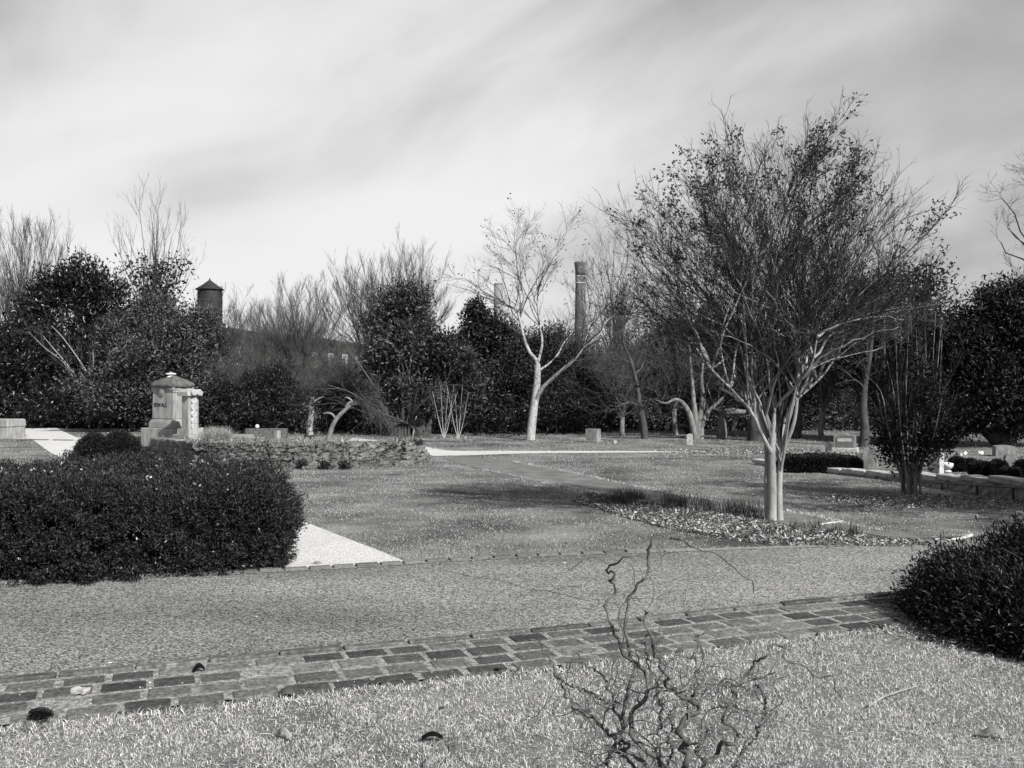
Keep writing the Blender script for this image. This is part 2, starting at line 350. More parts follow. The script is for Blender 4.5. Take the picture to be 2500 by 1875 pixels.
def superell(n, half, e1=.5, e2=.5, top_only=True):
    """points + normals on a superellipsoid, roughly area uniform; z from 0"""
    n2 = n * 3; b = rng.uniform(0 if top_only else -1, 1, n2) * math.pi / 2; g = rng.uniform(-math.pi, math.pi, n2)
    cb, sb, cg, sg = np.cos(b), np.sin(b), np.cos(g), np.sin(g)
    p = np.stack([sgnpow(cb, e1) * sgnpow(cg, e2), sgnpow(cb, e1) * sgnpow(sg, e2), sgnpow(sb, e1)], -1) * A(half)
    nn = np.stack([sgnpow(cb, 2 - e1) * sgnpow(cg, 2 - e2), sgnpow(cb, 2 - e1) * sgnpow(sg, 2 - e2), sgnpow(sb, 2 - e1)], -1) / A(half)
    return p[:n], unit(nn[:n])
def boxpts(n, half, k=5.0):
    """area-uniform points on a rounded box dome: faces front/back/left/right/top, softened"""
    hx, hy, hz = half; ar = A([hx * hz, hx * hz, hy * hz, hy * hz, hx * hy * 2]); f = rng.choice(5, n, p=ar / ar.sum())
    a = rng.uniform(-1, 1, n); b = rng.uniform(0, 1, n); c = rng.uniform(-1, 1, n)
    q = np.select([(f == k)[:, None] for k in range(5)], [np.stack([a, -1 + 0 * a, b], -1), np.stack([a, 1 + 0 * a, b], -1), np.stack([-1 + 0 * a, a, b], -1), np.stack([1 + 0 * a, a, b], -1), np.stack([a, c, 1 + 0 * a], -1)])
    nrm = (np.abs(q) ** k).sum(-1) ** (1 / k); q = q / nrm[:, None]
    nn = unit(sgnpow(q, k - 1) / A(half)); return q * A(half), nn
def wave(p, amp, fr=1.0):
    return amp * (np.sin(p[:, 0] * 2.1 * fr + p[:, 2] * 1.3 * fr) + np.sin(p[:, 1] * 2.7 * fr + 1 + p[:, 0] * .9 * fr) + .7 * np.sin(p[:, 2] * 5 * fr + p[:, 0] * 4.3 * fr) + .5 * np.sin(p[:, 0] * 9.1 * fr + p[:, 1] * 7.7 * fr)) / 3
def rot2(p, a):
    c, s = math.cos(a), math.sin(a); o = p.copy(); o[:, 0] = p[:, 0] * c - p[:, 1] * s; o[:, 1] = p[:, 0] * s + p[:, 1] * c; return o
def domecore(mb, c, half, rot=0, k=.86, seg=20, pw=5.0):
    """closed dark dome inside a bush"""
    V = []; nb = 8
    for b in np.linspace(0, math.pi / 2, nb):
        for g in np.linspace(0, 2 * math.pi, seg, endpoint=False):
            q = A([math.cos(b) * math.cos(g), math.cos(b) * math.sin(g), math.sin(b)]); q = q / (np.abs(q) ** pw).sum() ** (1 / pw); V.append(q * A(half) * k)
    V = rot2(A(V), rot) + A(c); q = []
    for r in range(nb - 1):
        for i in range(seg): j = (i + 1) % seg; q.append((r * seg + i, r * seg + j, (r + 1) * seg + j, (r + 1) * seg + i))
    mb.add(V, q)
def bush(name, label, cat, c, half, n, ln, wd, mat, rot=0, per=6, jit=.03, amp=.05, bias=1.2, pw=None, group=None, fr=1.0, extra=None, inner=.86):
    root = thing(name, label, cat, c, group); f = MB()
    if pw: p, nn = boxpts(n, half, 5.0 if pw is True else float(pw))
    else:
        q = unit(rng.normal(size=(n, 3))); q[:, 2] = np.abs(q[:, 2]); p = q * A(half); nn = unit(q / A(half))
    p = rot2(p, rot); nn = rot2(nn, rot); p = p + nn * (wave(p, amp, fr) + amp * .32 * rng.normal(size=n))[:, None] - nn * rng.uniform(0, .06, (n, 1)) * min(half) * 1.5 + A(c)
    pos = np.repeat(p, per, 0) + rng.normal(size=(n * per, 3)) * jit
    dr = np.repeat(nn, per, 0) * bias + rng.normal(size=(n * per, 3)) * .7 + A([0, 0, .35])
    leaves(f, pos, dr, ln * rng.uniform(.6, 1.3, n * per), wd * rng.uniform(.7, 1.2, n * per)); obj('foliage', f, mat, root)
    co = MB(); domecore(co, c, half, rot, inner, pw=5.0 if pw else 2.0); obj('light_block_core', co, M['core'], root)  # solid near-black dome added to block light inside the bush
    if extra: extra(root)
    return root
def vase_limbs(F, env, n, r0, bow=.5, wig=.03, K=12, low=-.2, r1=.2, spread=1.0, bottom=None):
    """n limbs from F to points spread over the upper side of an ellipsoid env=(centre,(rx,ry,rz))"""
    c, R = env; out = []
    for i in range(n):
        ph = i * 2.39996 + rng.uniform(-.2, .2); s = low + (1 - low) * ((i + .5) / n); s = min(max(s + rng.uniform(-.06, .06), -1), .98)
        q = A([math.cos(ph) * math.sqrt(max(0, 1 - s * s)) * spread, math.sin(ph) * math.sqrt(max(0, 1 - s * s)) * spread, s]) * rng.uniform(.72, .95)
        t = A(c) + q * A(R); f0 = A(F) if bottom is None else A(bottom[i % len(bottom)])
        d = t - f0; mid = f0 + d * .45 + A([-d[0] * .16 * bow * 2, -d[1] * .16 * bow * 2, abs(np.linalg.norm(d[:2])) * .22 * bow])
        pts = smooth_path([f0, mid, t], K); w = np.cumsum(rng.normal(size=(K, 3)) * wig, 0); w[0] = 0; w *= np.linspace(0, 1, K)[:, None] ** .5; pts = pts + w
        ra = r0 * rng.uniform(.7, 1.15); out.append((pts, ra * (1 + (r1 - 1) * np.linspace(0, 1, K) ** .7)))
    return np.stack([o[0] for o in out]), np.stack([o[1] for o in out])

# ================================================================== the setting
g = MB()
ys = np.concatenate([[-60, -20, 0], np.linspace(2, 10, 9), np.linspace(12, 30, 10), [34, 38, 44, 50, 60, 90, 150, 300, 800, 3000]])
xs = np.concatenate([[-3000, -800, -200, -80], np.linspace(-40, 40, 41), [80, 200, 800, 3000]])
XX, YY = np.meshgrid(xs, ys); V = np.stack([XX, YY, T(XX, YY)], -1).reshape(-1, 3); nx = len(xs); q = []
for r in range(len(ys) - 1):
    i = np.arange(nx - 1) + r * nx; q.append(np.stack([i, i + 1, i + 1 + nx, i + nx], -1))
g.add(V, np.concatenate(q)); struct('ground', g, M['lawn'])

def ribbon(a, b, dz, n=40, m=4):
    """surface between two polylines laid on the slope, dz above it"""
    a = smooth_path(a, n); b = smooth_path(b, n); w = np.linspace(0, 1, m)[None, :, None]; V = a[:, None] * (1 - w) + b[:, None] * w
    V[..., 2] = T(V[..., 0], V[..., 1]) + dz; q = []
    for r in range(n - 1):
        i = np.arange(m - 1) + r * m; q.append(np.stack([i, i + 1, i + 1 + m, i + m], -1))
    mb = MB(); mb.add(V.reshape(-1, 3), np.concatenate(q)); return mb
def pxs(l): return [G(u, v) for u, v in l]
RN = [A([-12., 1.9, 0]), A([-2.875, 5.52, 0])] + pxs([(1300, 1552), (2170, 1462)]) + [A([9., 9.7, 0]), A([22., 12.5, 0])]
RF = [A([-12., 6.1, 0])] + pxs([(0, 1432), (700, 1400), (1300, 1364), (1800, 1346), (2100, 1335), (2376, 1312), (2500, 1305)]) + [A([22., 15.5, 0])]
RNs = smooth_path(RN, 200); RFs = smooth_path(RF, 200)
struct('road', ribbon(RN, RF, .016, 120, 8), M['asphalt'])
def yline(line, x): return np.interp(x, line[:, 0], line[:, 1])

struct('gravel_path', ribbon(pxs([(715, 1398), (420, 1230), (152, 1119), (85, 1078), (35, 1040)]), pxs([(1000, 1378), (690, 1254), (345, 1115), (206, 1076), (127, 1040)]), .008, 60, 6), M['gravel'])
struct('cross_path', ribbon(pxs([(-200, 1064), (0, 1064), (253, 1070)]), pxs([(-200, 1071), (0, 1071), (253, 1077)]), .012, 30, 3), M['gravel'])
struct('far_gravel_path', ribbon(pxs([(860, 1070), (990, 1083), (1060, 1096), (1100, 1101), (1250, 1102), (1500, 1102), (1720, 1103)]),
       pxs([(850, 1077), (960, 1092), (1015, 1112), (1120, 1113), (1280, 1108), (1500, 1106), (1720, 1105)]), .012, 60, 3), M['gravel'])
struct('dirt_path', ribbon(pxs([(1110, 1113), (1250, 1127), (1400, 1156), (1560, 1190), (1750, 1225), (1950, 1255), (2050, 1278), (2150, 1299), (2376, 1307), (2520, 1304)]),
       pxs([(1080, 1118), (1180, 1148), (1330, 1178), (1480, 1209), (1650, 1240), (1850, 1275), (2000, 1299), (2150, 1319), (2376, 1326), (2520, 1316)]), .008, 80, 4), M['dirt'])
# thin worn path line of the upper lawn (right of the far gravel)

# --- brick gutter along the near side of the road
def frame_at(line, s):
    d = np.linalg.norm(np.diff(line[:, :2], axis=0), axis=1); c = np.concatenate([[0], np.cumsum(d)]); s = np.clip(s, 0, c[-1] - 1e-4)
    i = np.clip(np.searchsorted(c, s) - 1, 0, len(d) - 1); f = (s - c[i]) / d[i]; p = line[i] * (1 - f) + line[i + 1] * f
    t = line[i + 1] - line[i]; return p, math.atan2(t[1], t[0]), c[-1]
bm_ = MB(); mo = MB(); Ltot = frame_at(RNs, 0)[2]
off = [(-.045, .075, .022), (.065, .15, .006), (.25, .165, .004), (.45, .165, .004), (.65, .14, .006)]
n = 60; aL = []; bL = []
for s in np.linspace(0, Ltot - .01, n):
    p, a, _ = frame_at(RNs, s); nrm = A([math.sin(a), -math.cos(a), 0]); aL.append(p - nrm * .09); bL.append(p + nrm * .775)
struct('gutter_bed', ribbon(aL, bL, .025, 120, 2), M['mortar'])
for ri, (o, w, hz) in enumerate(off):
    s = rng.uniform(0, .2)
    while s < Ltot - .3:
        l = (.235 if ri else .40) * rng.uniform(.93, 1.06)
        if rng.random() > .02:
            p, a, _ = frame_at(RNs, s + l / 2); nrm = A([math.sin(a), -math.cos(a), 0]); c = p + nrm * (o + w / 2)
            top = .024 + hz + rng.uniform(-.004, .004)
            bm_.box((c[0], c[1], top - .04), (l, w * rng.uniform(.95, 1.02), .08), a + rng.normal() * .022, 1, .006)
        s += l + (.034 if ri else .014) * rng.uniform(.7, 1.4)
struct('brick_gutter', bm_, M['brick'])
# --- single row of bricks along the far side
be = MB(); eb = MB(); Lf = frame_at(RFs, 0)[2]; s = 0.; aL = []; bL = []
for q_ in np.linspace(0, Lf - .01, 60):
    p, a, _ = frame_at(RFs, q_); nrm = A([math.sin(a), -math.cos(a), 0])
    if p[0] > 4.2: break
    aL.append(p - nrm * .13); bL.append(p + nrm * .015)
struct('edging_bed', ribbon(aL, bL, .020, 90, 2), M['mortar'])
while True:
    l = .20 * rng.uniform(.93, 1.06); p, a, _ = frame_at(RFs, s + l / 2)
    if p[0] > 1.6: break
    nrm = A([math.sin(a), -math.cos(a), 0]); c = p - nrm * .06
    be.box((c[0], c[1], .030 + .01 * rng.random() - .04), (l, .095, .09), a + rng.normal() * .012, 1, .006); s += l + .022
struct('brick_edging', be, M['brick_edge'])
# brick line across the left path
cb = MB(); p0, p1 = G(-60, 1073), G(252, 1077)
for k in range(26):
    c = p0 + (p1 - p0) * (k + .5) / 26
    if k % 5: cb.box((c[0], c[1], c[2] + .01), (np.linalg.norm(p1 - p0) / 26 * .8, .16, .06), math.atan2(p1[1] - p0[1], p1[0] - p0[0]))
struct('path_brick_line', cb, M['brick_edge'])

# --- left terrace (ground held by the stone wall) and right bank (ground held by the kerb wall)
WL = [A([-17., 42.]), A([-12.6, 33.]), A([-10.2, 28.6]), A([-7.9, 24.5]), A([-7.2, 23.9]), A([-5.27, 23.1]), A([-3.1, 23.6]), A([-2.45, 24.3]), A([-2.3, 25.6])]
def ztl(y): return .26 - .036 * (np.asarray(y) - 24)
def wall_line(pts, z=0): return smooth_path([np.append(p, z) for p in pts], 160)
WLs = wall_line(WL)
tb = MB(); V = []; nn_ = 60; back = smooth_path([A([-17.6, 43., 0]), A([-13., 41., 0]), A([-9.5, 38.5, 0]), A([-6.6, 35.3, 0]), A([-4.4, 31.3, 0]), A([-3.1, 28.2, 0]), A([-2.5, 26.2, 0])], nn_)
fr = WLs[np.linspace(0, 159, nn_).astype(int)]
for i in range(nn_):
    for k, w in enumerate(np.linspace(0, 1, 12)):
        p = fr[i] * (1 - w) + back[i] * w; zt = float(ztl(p[1])); tz = float(T(p[0], p[1])); fe = min(1, max(0, (nn_ - 2 - i) / 6)); z = tz + max(zt - tz, -.02) * (1 - w ** 4) * fe - .02 * w ** 4 - .03 * (1 - fe)
        V.append((p[0], p[1] + (.06 if k == 0 else 0), z))
q = []
for r in range(nn_ - 1):
    i = np.arange(11) + r * 12; q.append(np.stack([i, i + 1, i + 13, i + 12], -1))
tb.add(V, np.concatenate(q)[:, ::-1]); struct('terrace_ground', tb, M['lawn'])
def zterr(x, y): return float(ztl(y))
def GT(u, v):      # point on the terrace
    k = (v - 937.5) / 2400; d = (H - .26 - .036 * 24) / (k - .036); p = P(u, v, d); p[2] = height([p[0]], [p[1]])[0]; return p
WR = [A([6.1, 24.2]), A([6.5, 22.5]), A([7.45, 19.4]), A([7.75, 17.2]), A([7.95, 15.2]), A([8.1, 13.0]), A([8.3, 10.5])]
def zr(y): return np.interp(y, [10, 15.2, 17.2, 19.4, 22.5, 28, 34, 45], [.33, .16, .02, -.12, -.215, -.30, -.385, -.42])
WRs = wall_line(WR)
bb = MB(); V = []
frr = WRs[np.linspace(0, 159, 40).astype(int)]
for i in range(40):
    for k, w in enumerate(np.linspace(0, 1, 14)):
        x = frr[i][0] + w * 40; y = frr[i][1] + w * 22 + .0; V.append((x + (.04 if k == 0 else 0), y, zr(y) if w < .98 else -.5))
q = []
for r in range(39):
    i = np.arange(13) + r * 14; q.append(np.stack([i, i + 1, i + 15, i + 14], -1))
bb.add(V, np.concatenate(q)[:, ::-1]); struct('bank_ground', bb, M['lawn'])
def GR(u, v):
    k = (v - 937.5) / 2400; lo, hi = 10., 45.
    for _ in range(40):
        mid = (lo + hi) / 2
        if (H - float(zr(mid))) / mid > k: lo = mid
        else: hi = mid
    return P(u, v, lo)

# --- stone block walls
def rock(mb, c, size, rot, rough=.02, n=4):
    """a rock-faced block"""
    fs = []; lin = np.linspace(-1, 1, n + 1)
    def facegrid(ax, sg):
        a, b = np.meshgrid(lin, lin); o = np.full(a.shape, sg); l = [a, b]; l.insert(ax, o); v = np.stack(l, -1).reshape(-1, 3); q = []
        for r in range(n):
            i = np.arange(n) + r * (n + 1); q.append(np.stack([i, i + 1, i + n + 2, i + n + 1], -1))
        q = np.concatenate(q); fl = (sg > 0) ^ (ax == 1); return v, (q if fl else q[:, ::-1])
    nx_ = c[0] * 13.7 + c[1] * 5.1
    for ax in range(3):
        for sg in (-1., 1.):
            v, q = facegrid(ax, sg); nrm = (np.abs(v) ** 12).sum(-1) ** (1 / 12.); w = v / nrm[:, None]
            d = 1 + 0 * w[:, 0]; w = w * A(size) / 2
            d = np.sin(w[:, 0] * 31 + nx_) * np.cos(w[:, 2] * 37 + nx_ * 2) + .7 * np.sin(w[:, 0] * 67 + w[:, 2] * 53 + nx_ * 3)
            w = w + unit(v) * (d * rough)[:, None]
            cs, sn = math.cos(rot), math.sin(rot); x = w[:, 0] * cs - w[:, 1] * sn + c[0]; y = w[:, 0] * sn + w[:, 1] * cs + c[1]
            mb.add(np.stack([x, y, w[:, 2] + c[2]], -1), q)
def blockwall(mb, line, z0f, z1f, nc, th, lens, gap=.012, rough=.02, s0=0, s1=None, n=5):
    tot = frame_at(line, 0)[2] if s1 is None else s1
    for c in range(nc):
        s = s0 + rng.uniform(-.25, 0)
        while s < tot:
            l = rng.uniform(*lens); p, a, _ = frame_at(line, max(s + l / 2, 0)); z0, z1 = z0f(p), z1f(p); h = (z1 - z0) / nc
            if h > .03: rock(mb, (p[0], p[1], z0 + h * (c + .5)), (l, th * rng.uniform(.94, 1.05), h - gap * .6), a, rough, n)
            s += l + gap
w = MB(); root = thing('stone_retaining_wall', 'long rough stone retaining wall of two courses below the grave monument', 'wall', (-5.3, 23.2, -.28))
def wz0(p): return float(T(p[0], p[1])) - .06
def wz1(p): return float(ztl(p[1])) + .03 - (max(0, p[1] - 24.0) * .24 if p[0] > -2.8 else 0)
blockwall(w, WLs, wz0, wz1, 3, .36, (.32, .75), gap=.004, rough=.022); obj('stone_courses', w, M['stone'], root)
w = MB(); V = []
for i in range(0, 160, 4):
    p_, a_, _ = frame_at(WLs, frame_at(WLs, 0)[2] * i / 160); nr_ = A([math.sin(a_), -math.cos(a_), 0])
    for o_, z_ in ((.155, wz0(p_)), (.155, wz1(p_) - .03), (-.155, wz1(p_) - .03)): V.append(p_ * A([1, 1, 0]) + nr_ * o_ + A([0, 0, z_]))
n_s = len(V) // 3; w.add(A(V), [(i * 3 + k, i * 3 + 3 + k, i * 3 + 4 + k, i * 3 + 1 + k) for i in range(n_s - 1) for k in range(2)]); obj('mortar_joints', w, M['joint'], root)
w = MB(); bl = MB()
for k in range(9):      # loose stones at the foot of the wall
    p = G(rng.uniform(600, 870), rng.uniform(1141, 1149)); rock(bl, (p[0], p[1], p[2] + .03), (rng.uniform(.15, .4), .2, rng.uniform(.08, .16)), rng.uniform(-.4, .4), .02, 3)
obj('fallen_stones', bl, M['stone'], root)
w = MB(); root = thing('stone_kerb_wall', 'low rock-faced stone kerb wall edging the graves on the right', 'wall', (7.9, 16, -.1))
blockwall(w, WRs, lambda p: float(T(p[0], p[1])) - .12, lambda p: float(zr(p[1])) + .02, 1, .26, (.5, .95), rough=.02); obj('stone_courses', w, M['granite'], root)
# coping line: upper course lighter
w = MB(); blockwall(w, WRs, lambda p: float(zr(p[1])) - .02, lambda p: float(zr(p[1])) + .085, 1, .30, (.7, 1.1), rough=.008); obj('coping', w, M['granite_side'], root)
# pipe rail in front of it
rr_ = thing('pipe_rail', 'thin dark pipe rail running along the low stone kerb wall', 'rail', (7.7, 15.6, -.1)); r_ = MB()
rl = []
for s in np.linspace(.42, .98, 14):
    p = WRs[int(s * 159)]; rl.append(A([p[0] - .26, p[1] - .02, max(float(zr(p[1])) - .055, float(T(0, p[1])) + .04)]))
tubes(r_, smooth_path(rl, 40)[None], np.full((1, 40), .012), 6); obj('rail', r_, M['iron'], rr_)
for k in range(0, 14, 2):
    p = rl[k]; r_ = MB(); r_.box((p[0], p[1], (p[2] + float(T(0, p[1]))) / 2 - .05), (.03, .03, p[2] - float(T(0, p[1])) + .1)); obj('post', r_, M['iron'], rr_)

# ================================================================== grass, litter
def in_road(x, y): return (y > yline(RNs, x) - .83) & (y < yline(RFs, x) + .12)
PATHS = []
def reg(pa): PATHS.append(A([p[:2] for p in pa]))
reg(pxs([(715, 1398), (420, 1230), (152, 1119), (85, 1078), (35, 1040), (127, 1040), (206, 1076), (345, 1115), (690, 1254), (1000, 1378)]))
reg(pxs([(880, 1072), (1000, 1083), (1060, 1096), (1100, 1101), (1250, 1102), (1500, 1102), (1720, 1103), (1720, 1105), (1500, 1106), (1280, 1108), (1120, 1113), (1025, 1112), (970, 1092)]))
reg(pxs([(1110, 1113), (1250, 1127), (1400, 1156), (1560, 1190), (1750, 1225), (1950, 1255), (2050, 1278), (2150, 1299), (2376, 1307), (2520, 1304), (2520, 1316), (2376, 1326), (2150, 1319), (2000, 1299), (1850, 1275), (1650, 1240), (1480, 1209), (1330, 1178), (1180, 1148), (1080, 1118)]))
def inpoly(x, y, poly):
    r = np.zeros(len(x), bool); j = len(poly) - 1
    for i in range(len(poly)):
        xi, yi = poly[i]; xj, yj = poly[j]
        c = ((yi > y) != (yj > y)) & (x < (xj - xi) * (y - yi) / (yj - yi + 1e-12) + xi); r ^= c; j = i
    return r
BED = A([p[:2] for p in pxs([(1430, 1208), (1500, 1216), (1640, 1242), (1780, 1264), (1900, 1284), (2020, 1302), (2150, 1322), (2280, 1330), (2240, 1338), (2060, 1338), (1900, 1335), (1760, 1315), (1600, 1285), (1480, 1250), (1400, 1225)])])
def free(x, y):
    ok = ~in_road(x, y)
    for p in PATHS: ok &= ~inpoly(x, y, p)
    return ok
from mathutils.bvhtree import BVHTree
_vs = []; _fs = []
for nm in ('ground', 'terrace_ground', 'bank_ground'):
    me_ = D.objects[nm].data; o_ = len(_vs); _vs += [v.co.copy() for v in me_.vertices]; _fs += [[i + o_ for i in f.vertices] for f in me_.polygons]
BV = BVHTree.FromPolygons(_vs, _fs)
def height(x, y):
    dn = Vector((0, 0, -1)); return A([(lambda h: h[0].z if h[0] else -9.)(BV.ray_cast(Vector((a, b, 5.)), dn)) for a, b in zip(x, y)])
# near lawn, real blades
n = 950000; y = rng.uniform(2.8, 8.6, n); x = rng.uniform(-1, 1, n) * (.62 * y + 1.2); k = (y < yline(RNs, x) - .755 + .05 * np.sin(x * 9) + .04 * np.sin(x * 23) + .03 * np.sin(x * 57) + .05 * rng.normal(size=n))
x, y = x[k], y[k]
tuft = np.sin(x * 6.1 + y * 2.3) * np.sin(y * 7.3 - x * 3.1) + .6 * np.sin(x * 17 + y * 13) + .5 * np.sin(x * 31 - y * 23)
k = rng.random(len(x)) < np.clip(.62 + .25 * tuft, .15, 1); x, y, tuft = x[k], y[k], tuft[k]; n = len(x)
gb = MB(); dr = rng.normal(size=(n, 3)) * .55; dr[:, 2] = np.abs(dr[:, 2]) + .45
blades(gb, np.stack([x, y, T(x, y) - .002], -1), dr, rng.uniform(.012, .036, n) * (1 + .25 * tuft), rng.uniform(.0018, .0036, n), 1.1)
# dead horizontal thatch
n2 = 60000; y = rng.uniform(2.6, 8.3, n2); x = rng.uniform(-1, 1, n2) * (.6 * y + 1.); k = y < yline(RNs, x) - .84; x, y = x[k], y[k]; n2 = len(x)
dr = rng.normal(size=(n2, 3)); dr[:, 2] = rng.uniform(0, .25, n2); blades(gb, np.stack([x, y, T(x, y) + .006], -1), dr, rng.uniform(.02, .05, n2), .0025, .8)
stuff('lawn_grass', gb, M['blade_near'], 'short dry straw-coloured grass in front of the brick gutter', 'grass')
# middle lawn
n = 620000; u = rng.random(n); y = 9.2 * (44 / 9.2) ** (u ** 1.15); x = rng.uniform(-.60, .60, n) * y
tuft = np.sin(x * 1.7 + y * .9) * np.sin(y * 1.3 - x * .8) + .6 * np.sin(x * 5.3 + y * 3.1) * np.sin(y * 4.1) + .4 * np.sin(x * 13 - y * 9)
k = free(x, y) & (rng.random(n) < np.clip(.5 + .4 * tuft, .06, 1)) & ~inpoly(x, y, BED); 
zt = 0 * x
# nothing under the terrace or the bank
x, y, tuft = x[k], y[k], tuft[k]; zt = height(x, y); n = len(x); sc = .6 + y / 22
gb = MB(); dr = rng.normal(size=(n, 3)) * .6; dr[:, 2] = np.abs(dr[:, 2]) + .35
blades(gb, np.stack([x, y, zt - .003], -1), dr, rng.uniform(.012, .034, n) * sc, rng.uniform(.0035, .006, n) * sc, 1.1)
stuff('grass_cover', gb, M['blade'], 'dormant grass covering the wide lawn between the road and the trees', 'grass')
# ragged grass along the edges of the paving and the paths
gb = MB()
def fringe(line, n, sd, ln, off=0.):
    P_ = smooth_path(line, 400); i = rng.integers(0, 399, n); t = unit(P_[i + 1] - P_[i]); nr = np.stack([t[:, 1], -t[:, 0], 0 * i], -1); q = P_[i] + (P_[i + 1] - P_[i]) * rng.random((n, 1)) + nr * (off + sd * rng.normal(size=(n, 1)))
    k = rng.random(n) < .55 + .45 * np.sin(i * .31) * np.sin(i * .083 + 1); q = q[k]; q[:, 2] = T(q[:, 0], q[:, 1]); dr = rng.normal(size=q.shape) * .7; dr[:, 2] = np.abs(dr[:, 2]) + .35
    blades(gb, q, dr, rng.uniform(.4, 1.1, len(q)) * ln, ln * .07, 1.1)
fringe(RN, 30000, .03, .060, .83); fringe([p for p in RF if p[0] < 8], 9000, .025, .05, -.13)
fringe(pxs([(1000, 1378), (690, 1254), (345, 1115)]), 3500, .010, .03); fringe(pxs([(1250, 1127), (1400, 1156), (1560, 1190), (1750, 1225), (1950, 1255), (2050, 1278), (2150, 1299)]), 6000, .03, .08)
fringe(pxs([(1180, 1148), (1330, 1178), (1480, 1209), (1650, 1240)]), 3000, .03, .07); fringe(pxs([(860, 1070), (990, 1083), (1060, 1096), (1100, 1101), (1250, 1102), (1500, 1102), (1720, 1103)]), 3000, .05, .09)
stuff('edge_grass', gb, M['blade_near'], 'ragged grass fringe creeping over the brick and path edges', 'grass')
# fallen leaves and mulch chips
def chips(mb, cx_, cy_, rx_, ry_, n, s=(.02, .06), zf=None):
    a = rng.uniform(0, 2 * math.pi, n); r = np.sqrt(rng.random(n)) * (1 + .15 * np.sin(a * 5)); x = cx_ + rx_ * r * np.cos(a); y = cy_ + ry_ * r * np.sin(a)
    z = (T(x, y) if zf is None else zf(y)) + rng.uniform(.005, .05, n); dr = rng.normal(size=(n, 3)); dr[:, 2] *= .35
    leaves(mb, np.stack([x, y, z], -1), dr, rng.uniform(*s, n), rng.uniform(s[0] * .35, s[1] * .45, n), .2)
li = MB(); n = 16000; bx0, by0 = BED.min(0); bx1, by1 = BED.max(0); x = rng.uniform(bx0, bx1, n * 4); y = rng.uniform(by0, by1, n * 4); k = inpoly(x, y, BED); x, y = x[k][:n], y[k][:n]; nn = len(x)
dr = rng.normal(size=(nn, 3)); dr[:, 2] *= .4; leaves(li, np.stack([x, y, T(x, y) + rng.uniform(.004, .05, nn)], -1), dr, rng.uniform(.02, .07, nn), rng.uniform(.01, .03, nn), .2)
p = G(2225, 1222); chips(li, p[0] + .1, p[1] - .35, 1.5, .95, 6500, (.02, .055))
p = G(1840, 1105); chips(li, p[0], p[1], 3.0, 1.5, 2500, (.04, .09)); p = G(1100, 1071); chips(li, p[0], p[1], 1.2, .8, 900, (.03, .08))
p = GR(2090, 1112); chips(li, p[0], p[1], 1.6, 1.2, 1500, (.03, .08), zr)
x = rng.uniform(2.5, 4.2, 500); y = 6.6 - (x - 2.5) * .62 + rng.normal(size=500) * .14; dr = rng.normal(size=(500, 3)); dr[:, 2] *= .3
leaves(li, np.stack([x, y, .02 + .02 * rng.random(500)], -1), dr, rng.uniform(.02, .06, 500), rng.uniform(.008, .02, 500), .2)
stuff('leaf_litter', li, M['litter'], 'fallen leaves and pale mulch chips on the planting beds', 'leaf litter')
bd = MB(); bd.face(np.column_stack([BED, T(BED[:, 0], BED[:, 1]) + .005])); struct('planting_bed', bd, M['soil'])
# grit and crumbs in the gutter
rl_ = MB(); n = 260; x = rng.uniform(-5, 7, n); y = yline(RNs, x) + (yline(RFs, x) - yline(RNs, x)) * np.where(rng.random(n) < .6, 1 - rng.exponential(.05, n), rng.random(n)); dr = rng.normal(size=(n, 3)); dr[:, 2] *= .25; leaves(rl_, np.stack([x, y, .022 + 0 * x], -1), dr, rng.uniform(.012, .035, n), rng.uniform(.008, .02, n), .3)
stuff('road_litter', rl_, M['litter'], 'bits of dry leaf and bark scattered on the road surface', 'leaf litter')
ck = MB()
for l_ in ([(1085, 1398), (1150, 1412), (1230, 1424), (1290, 1444), (1340, 1449), (1430, 1470)], [(1340, 1449), (1370, 1440), (1420, 1436)]):
    c_ = smooth_path([G(u, v) for u, v in l_], 60); c_[:, 1] += rng.normal(size=60) * .008; c_[:, 2] = .0185; w_ = .003 + .004 * rng.random(60); V = np.stack([c_ - A([0, 1, 0]) * w_[:, None], c_ + A([0, 1, 0]) * w_[:, None]], 1).reshape(-1, 3); i = np.arange(59)[:, None] * 2; ck.add(V, i + A([[0, 2, 3, 1]]))
struct('road_crack', ck, M['core'])
cr = MB(); n = 5000; x = rng.uniform(-4, 5, n); y = yline(RNs, x) - rng.uniform(-.05, .75, n); dr = rng.normal(size=(n, 3)); leaves(cr, np.stack([x, y, .024 + 0 * x], -1), dr, rng.uniform(.005, .016, n), rng.uniform(.005, .012, n), .3)
stuff('gutter_grit', cr, M['litter'], 'pale grit and crumbs caught in the joints of the brick gutter', 'grit')

wd_ = MB(); n = 3200; sl = rng.uniform(.25, .97, n); i_ = (sl * 159).astype(int); p_ = WLs[i_]; o_ = rng.exponential(.9, n) - .12; x = p_[:, 0] + rng.normal(size=n) * .25; y = p_[:, 1] + o_
tf = np.sin(x * 4.1) * np.sin(y * 3.3 + x) + .5 * np.sin(x * 11 + y * 7); k = (rng.random(n) < np.clip(.5 + .5 * tf, .05, 1)); x, y = x[k], y[k]; zt = height(x, y); k = zt > T(x, y) + .1; x, y, zt = x[k], y[k], zt[k]; n = len(x)
dr = rng.normal(size=(n, 3)) * .8; dr[:, 2] = np.abs(dr[:, 2]) + .2; dr[:, 1] -= .25; blades(wd_, np.stack([x, y, zt], -1), dr, rng.uniform(.08, .26, n), .012, 1.2)
stuff('terrace_weeds', wd_, M['blade'], 'dry weeds and runners spilling over the top of the stone retaining wall', 'weeds')
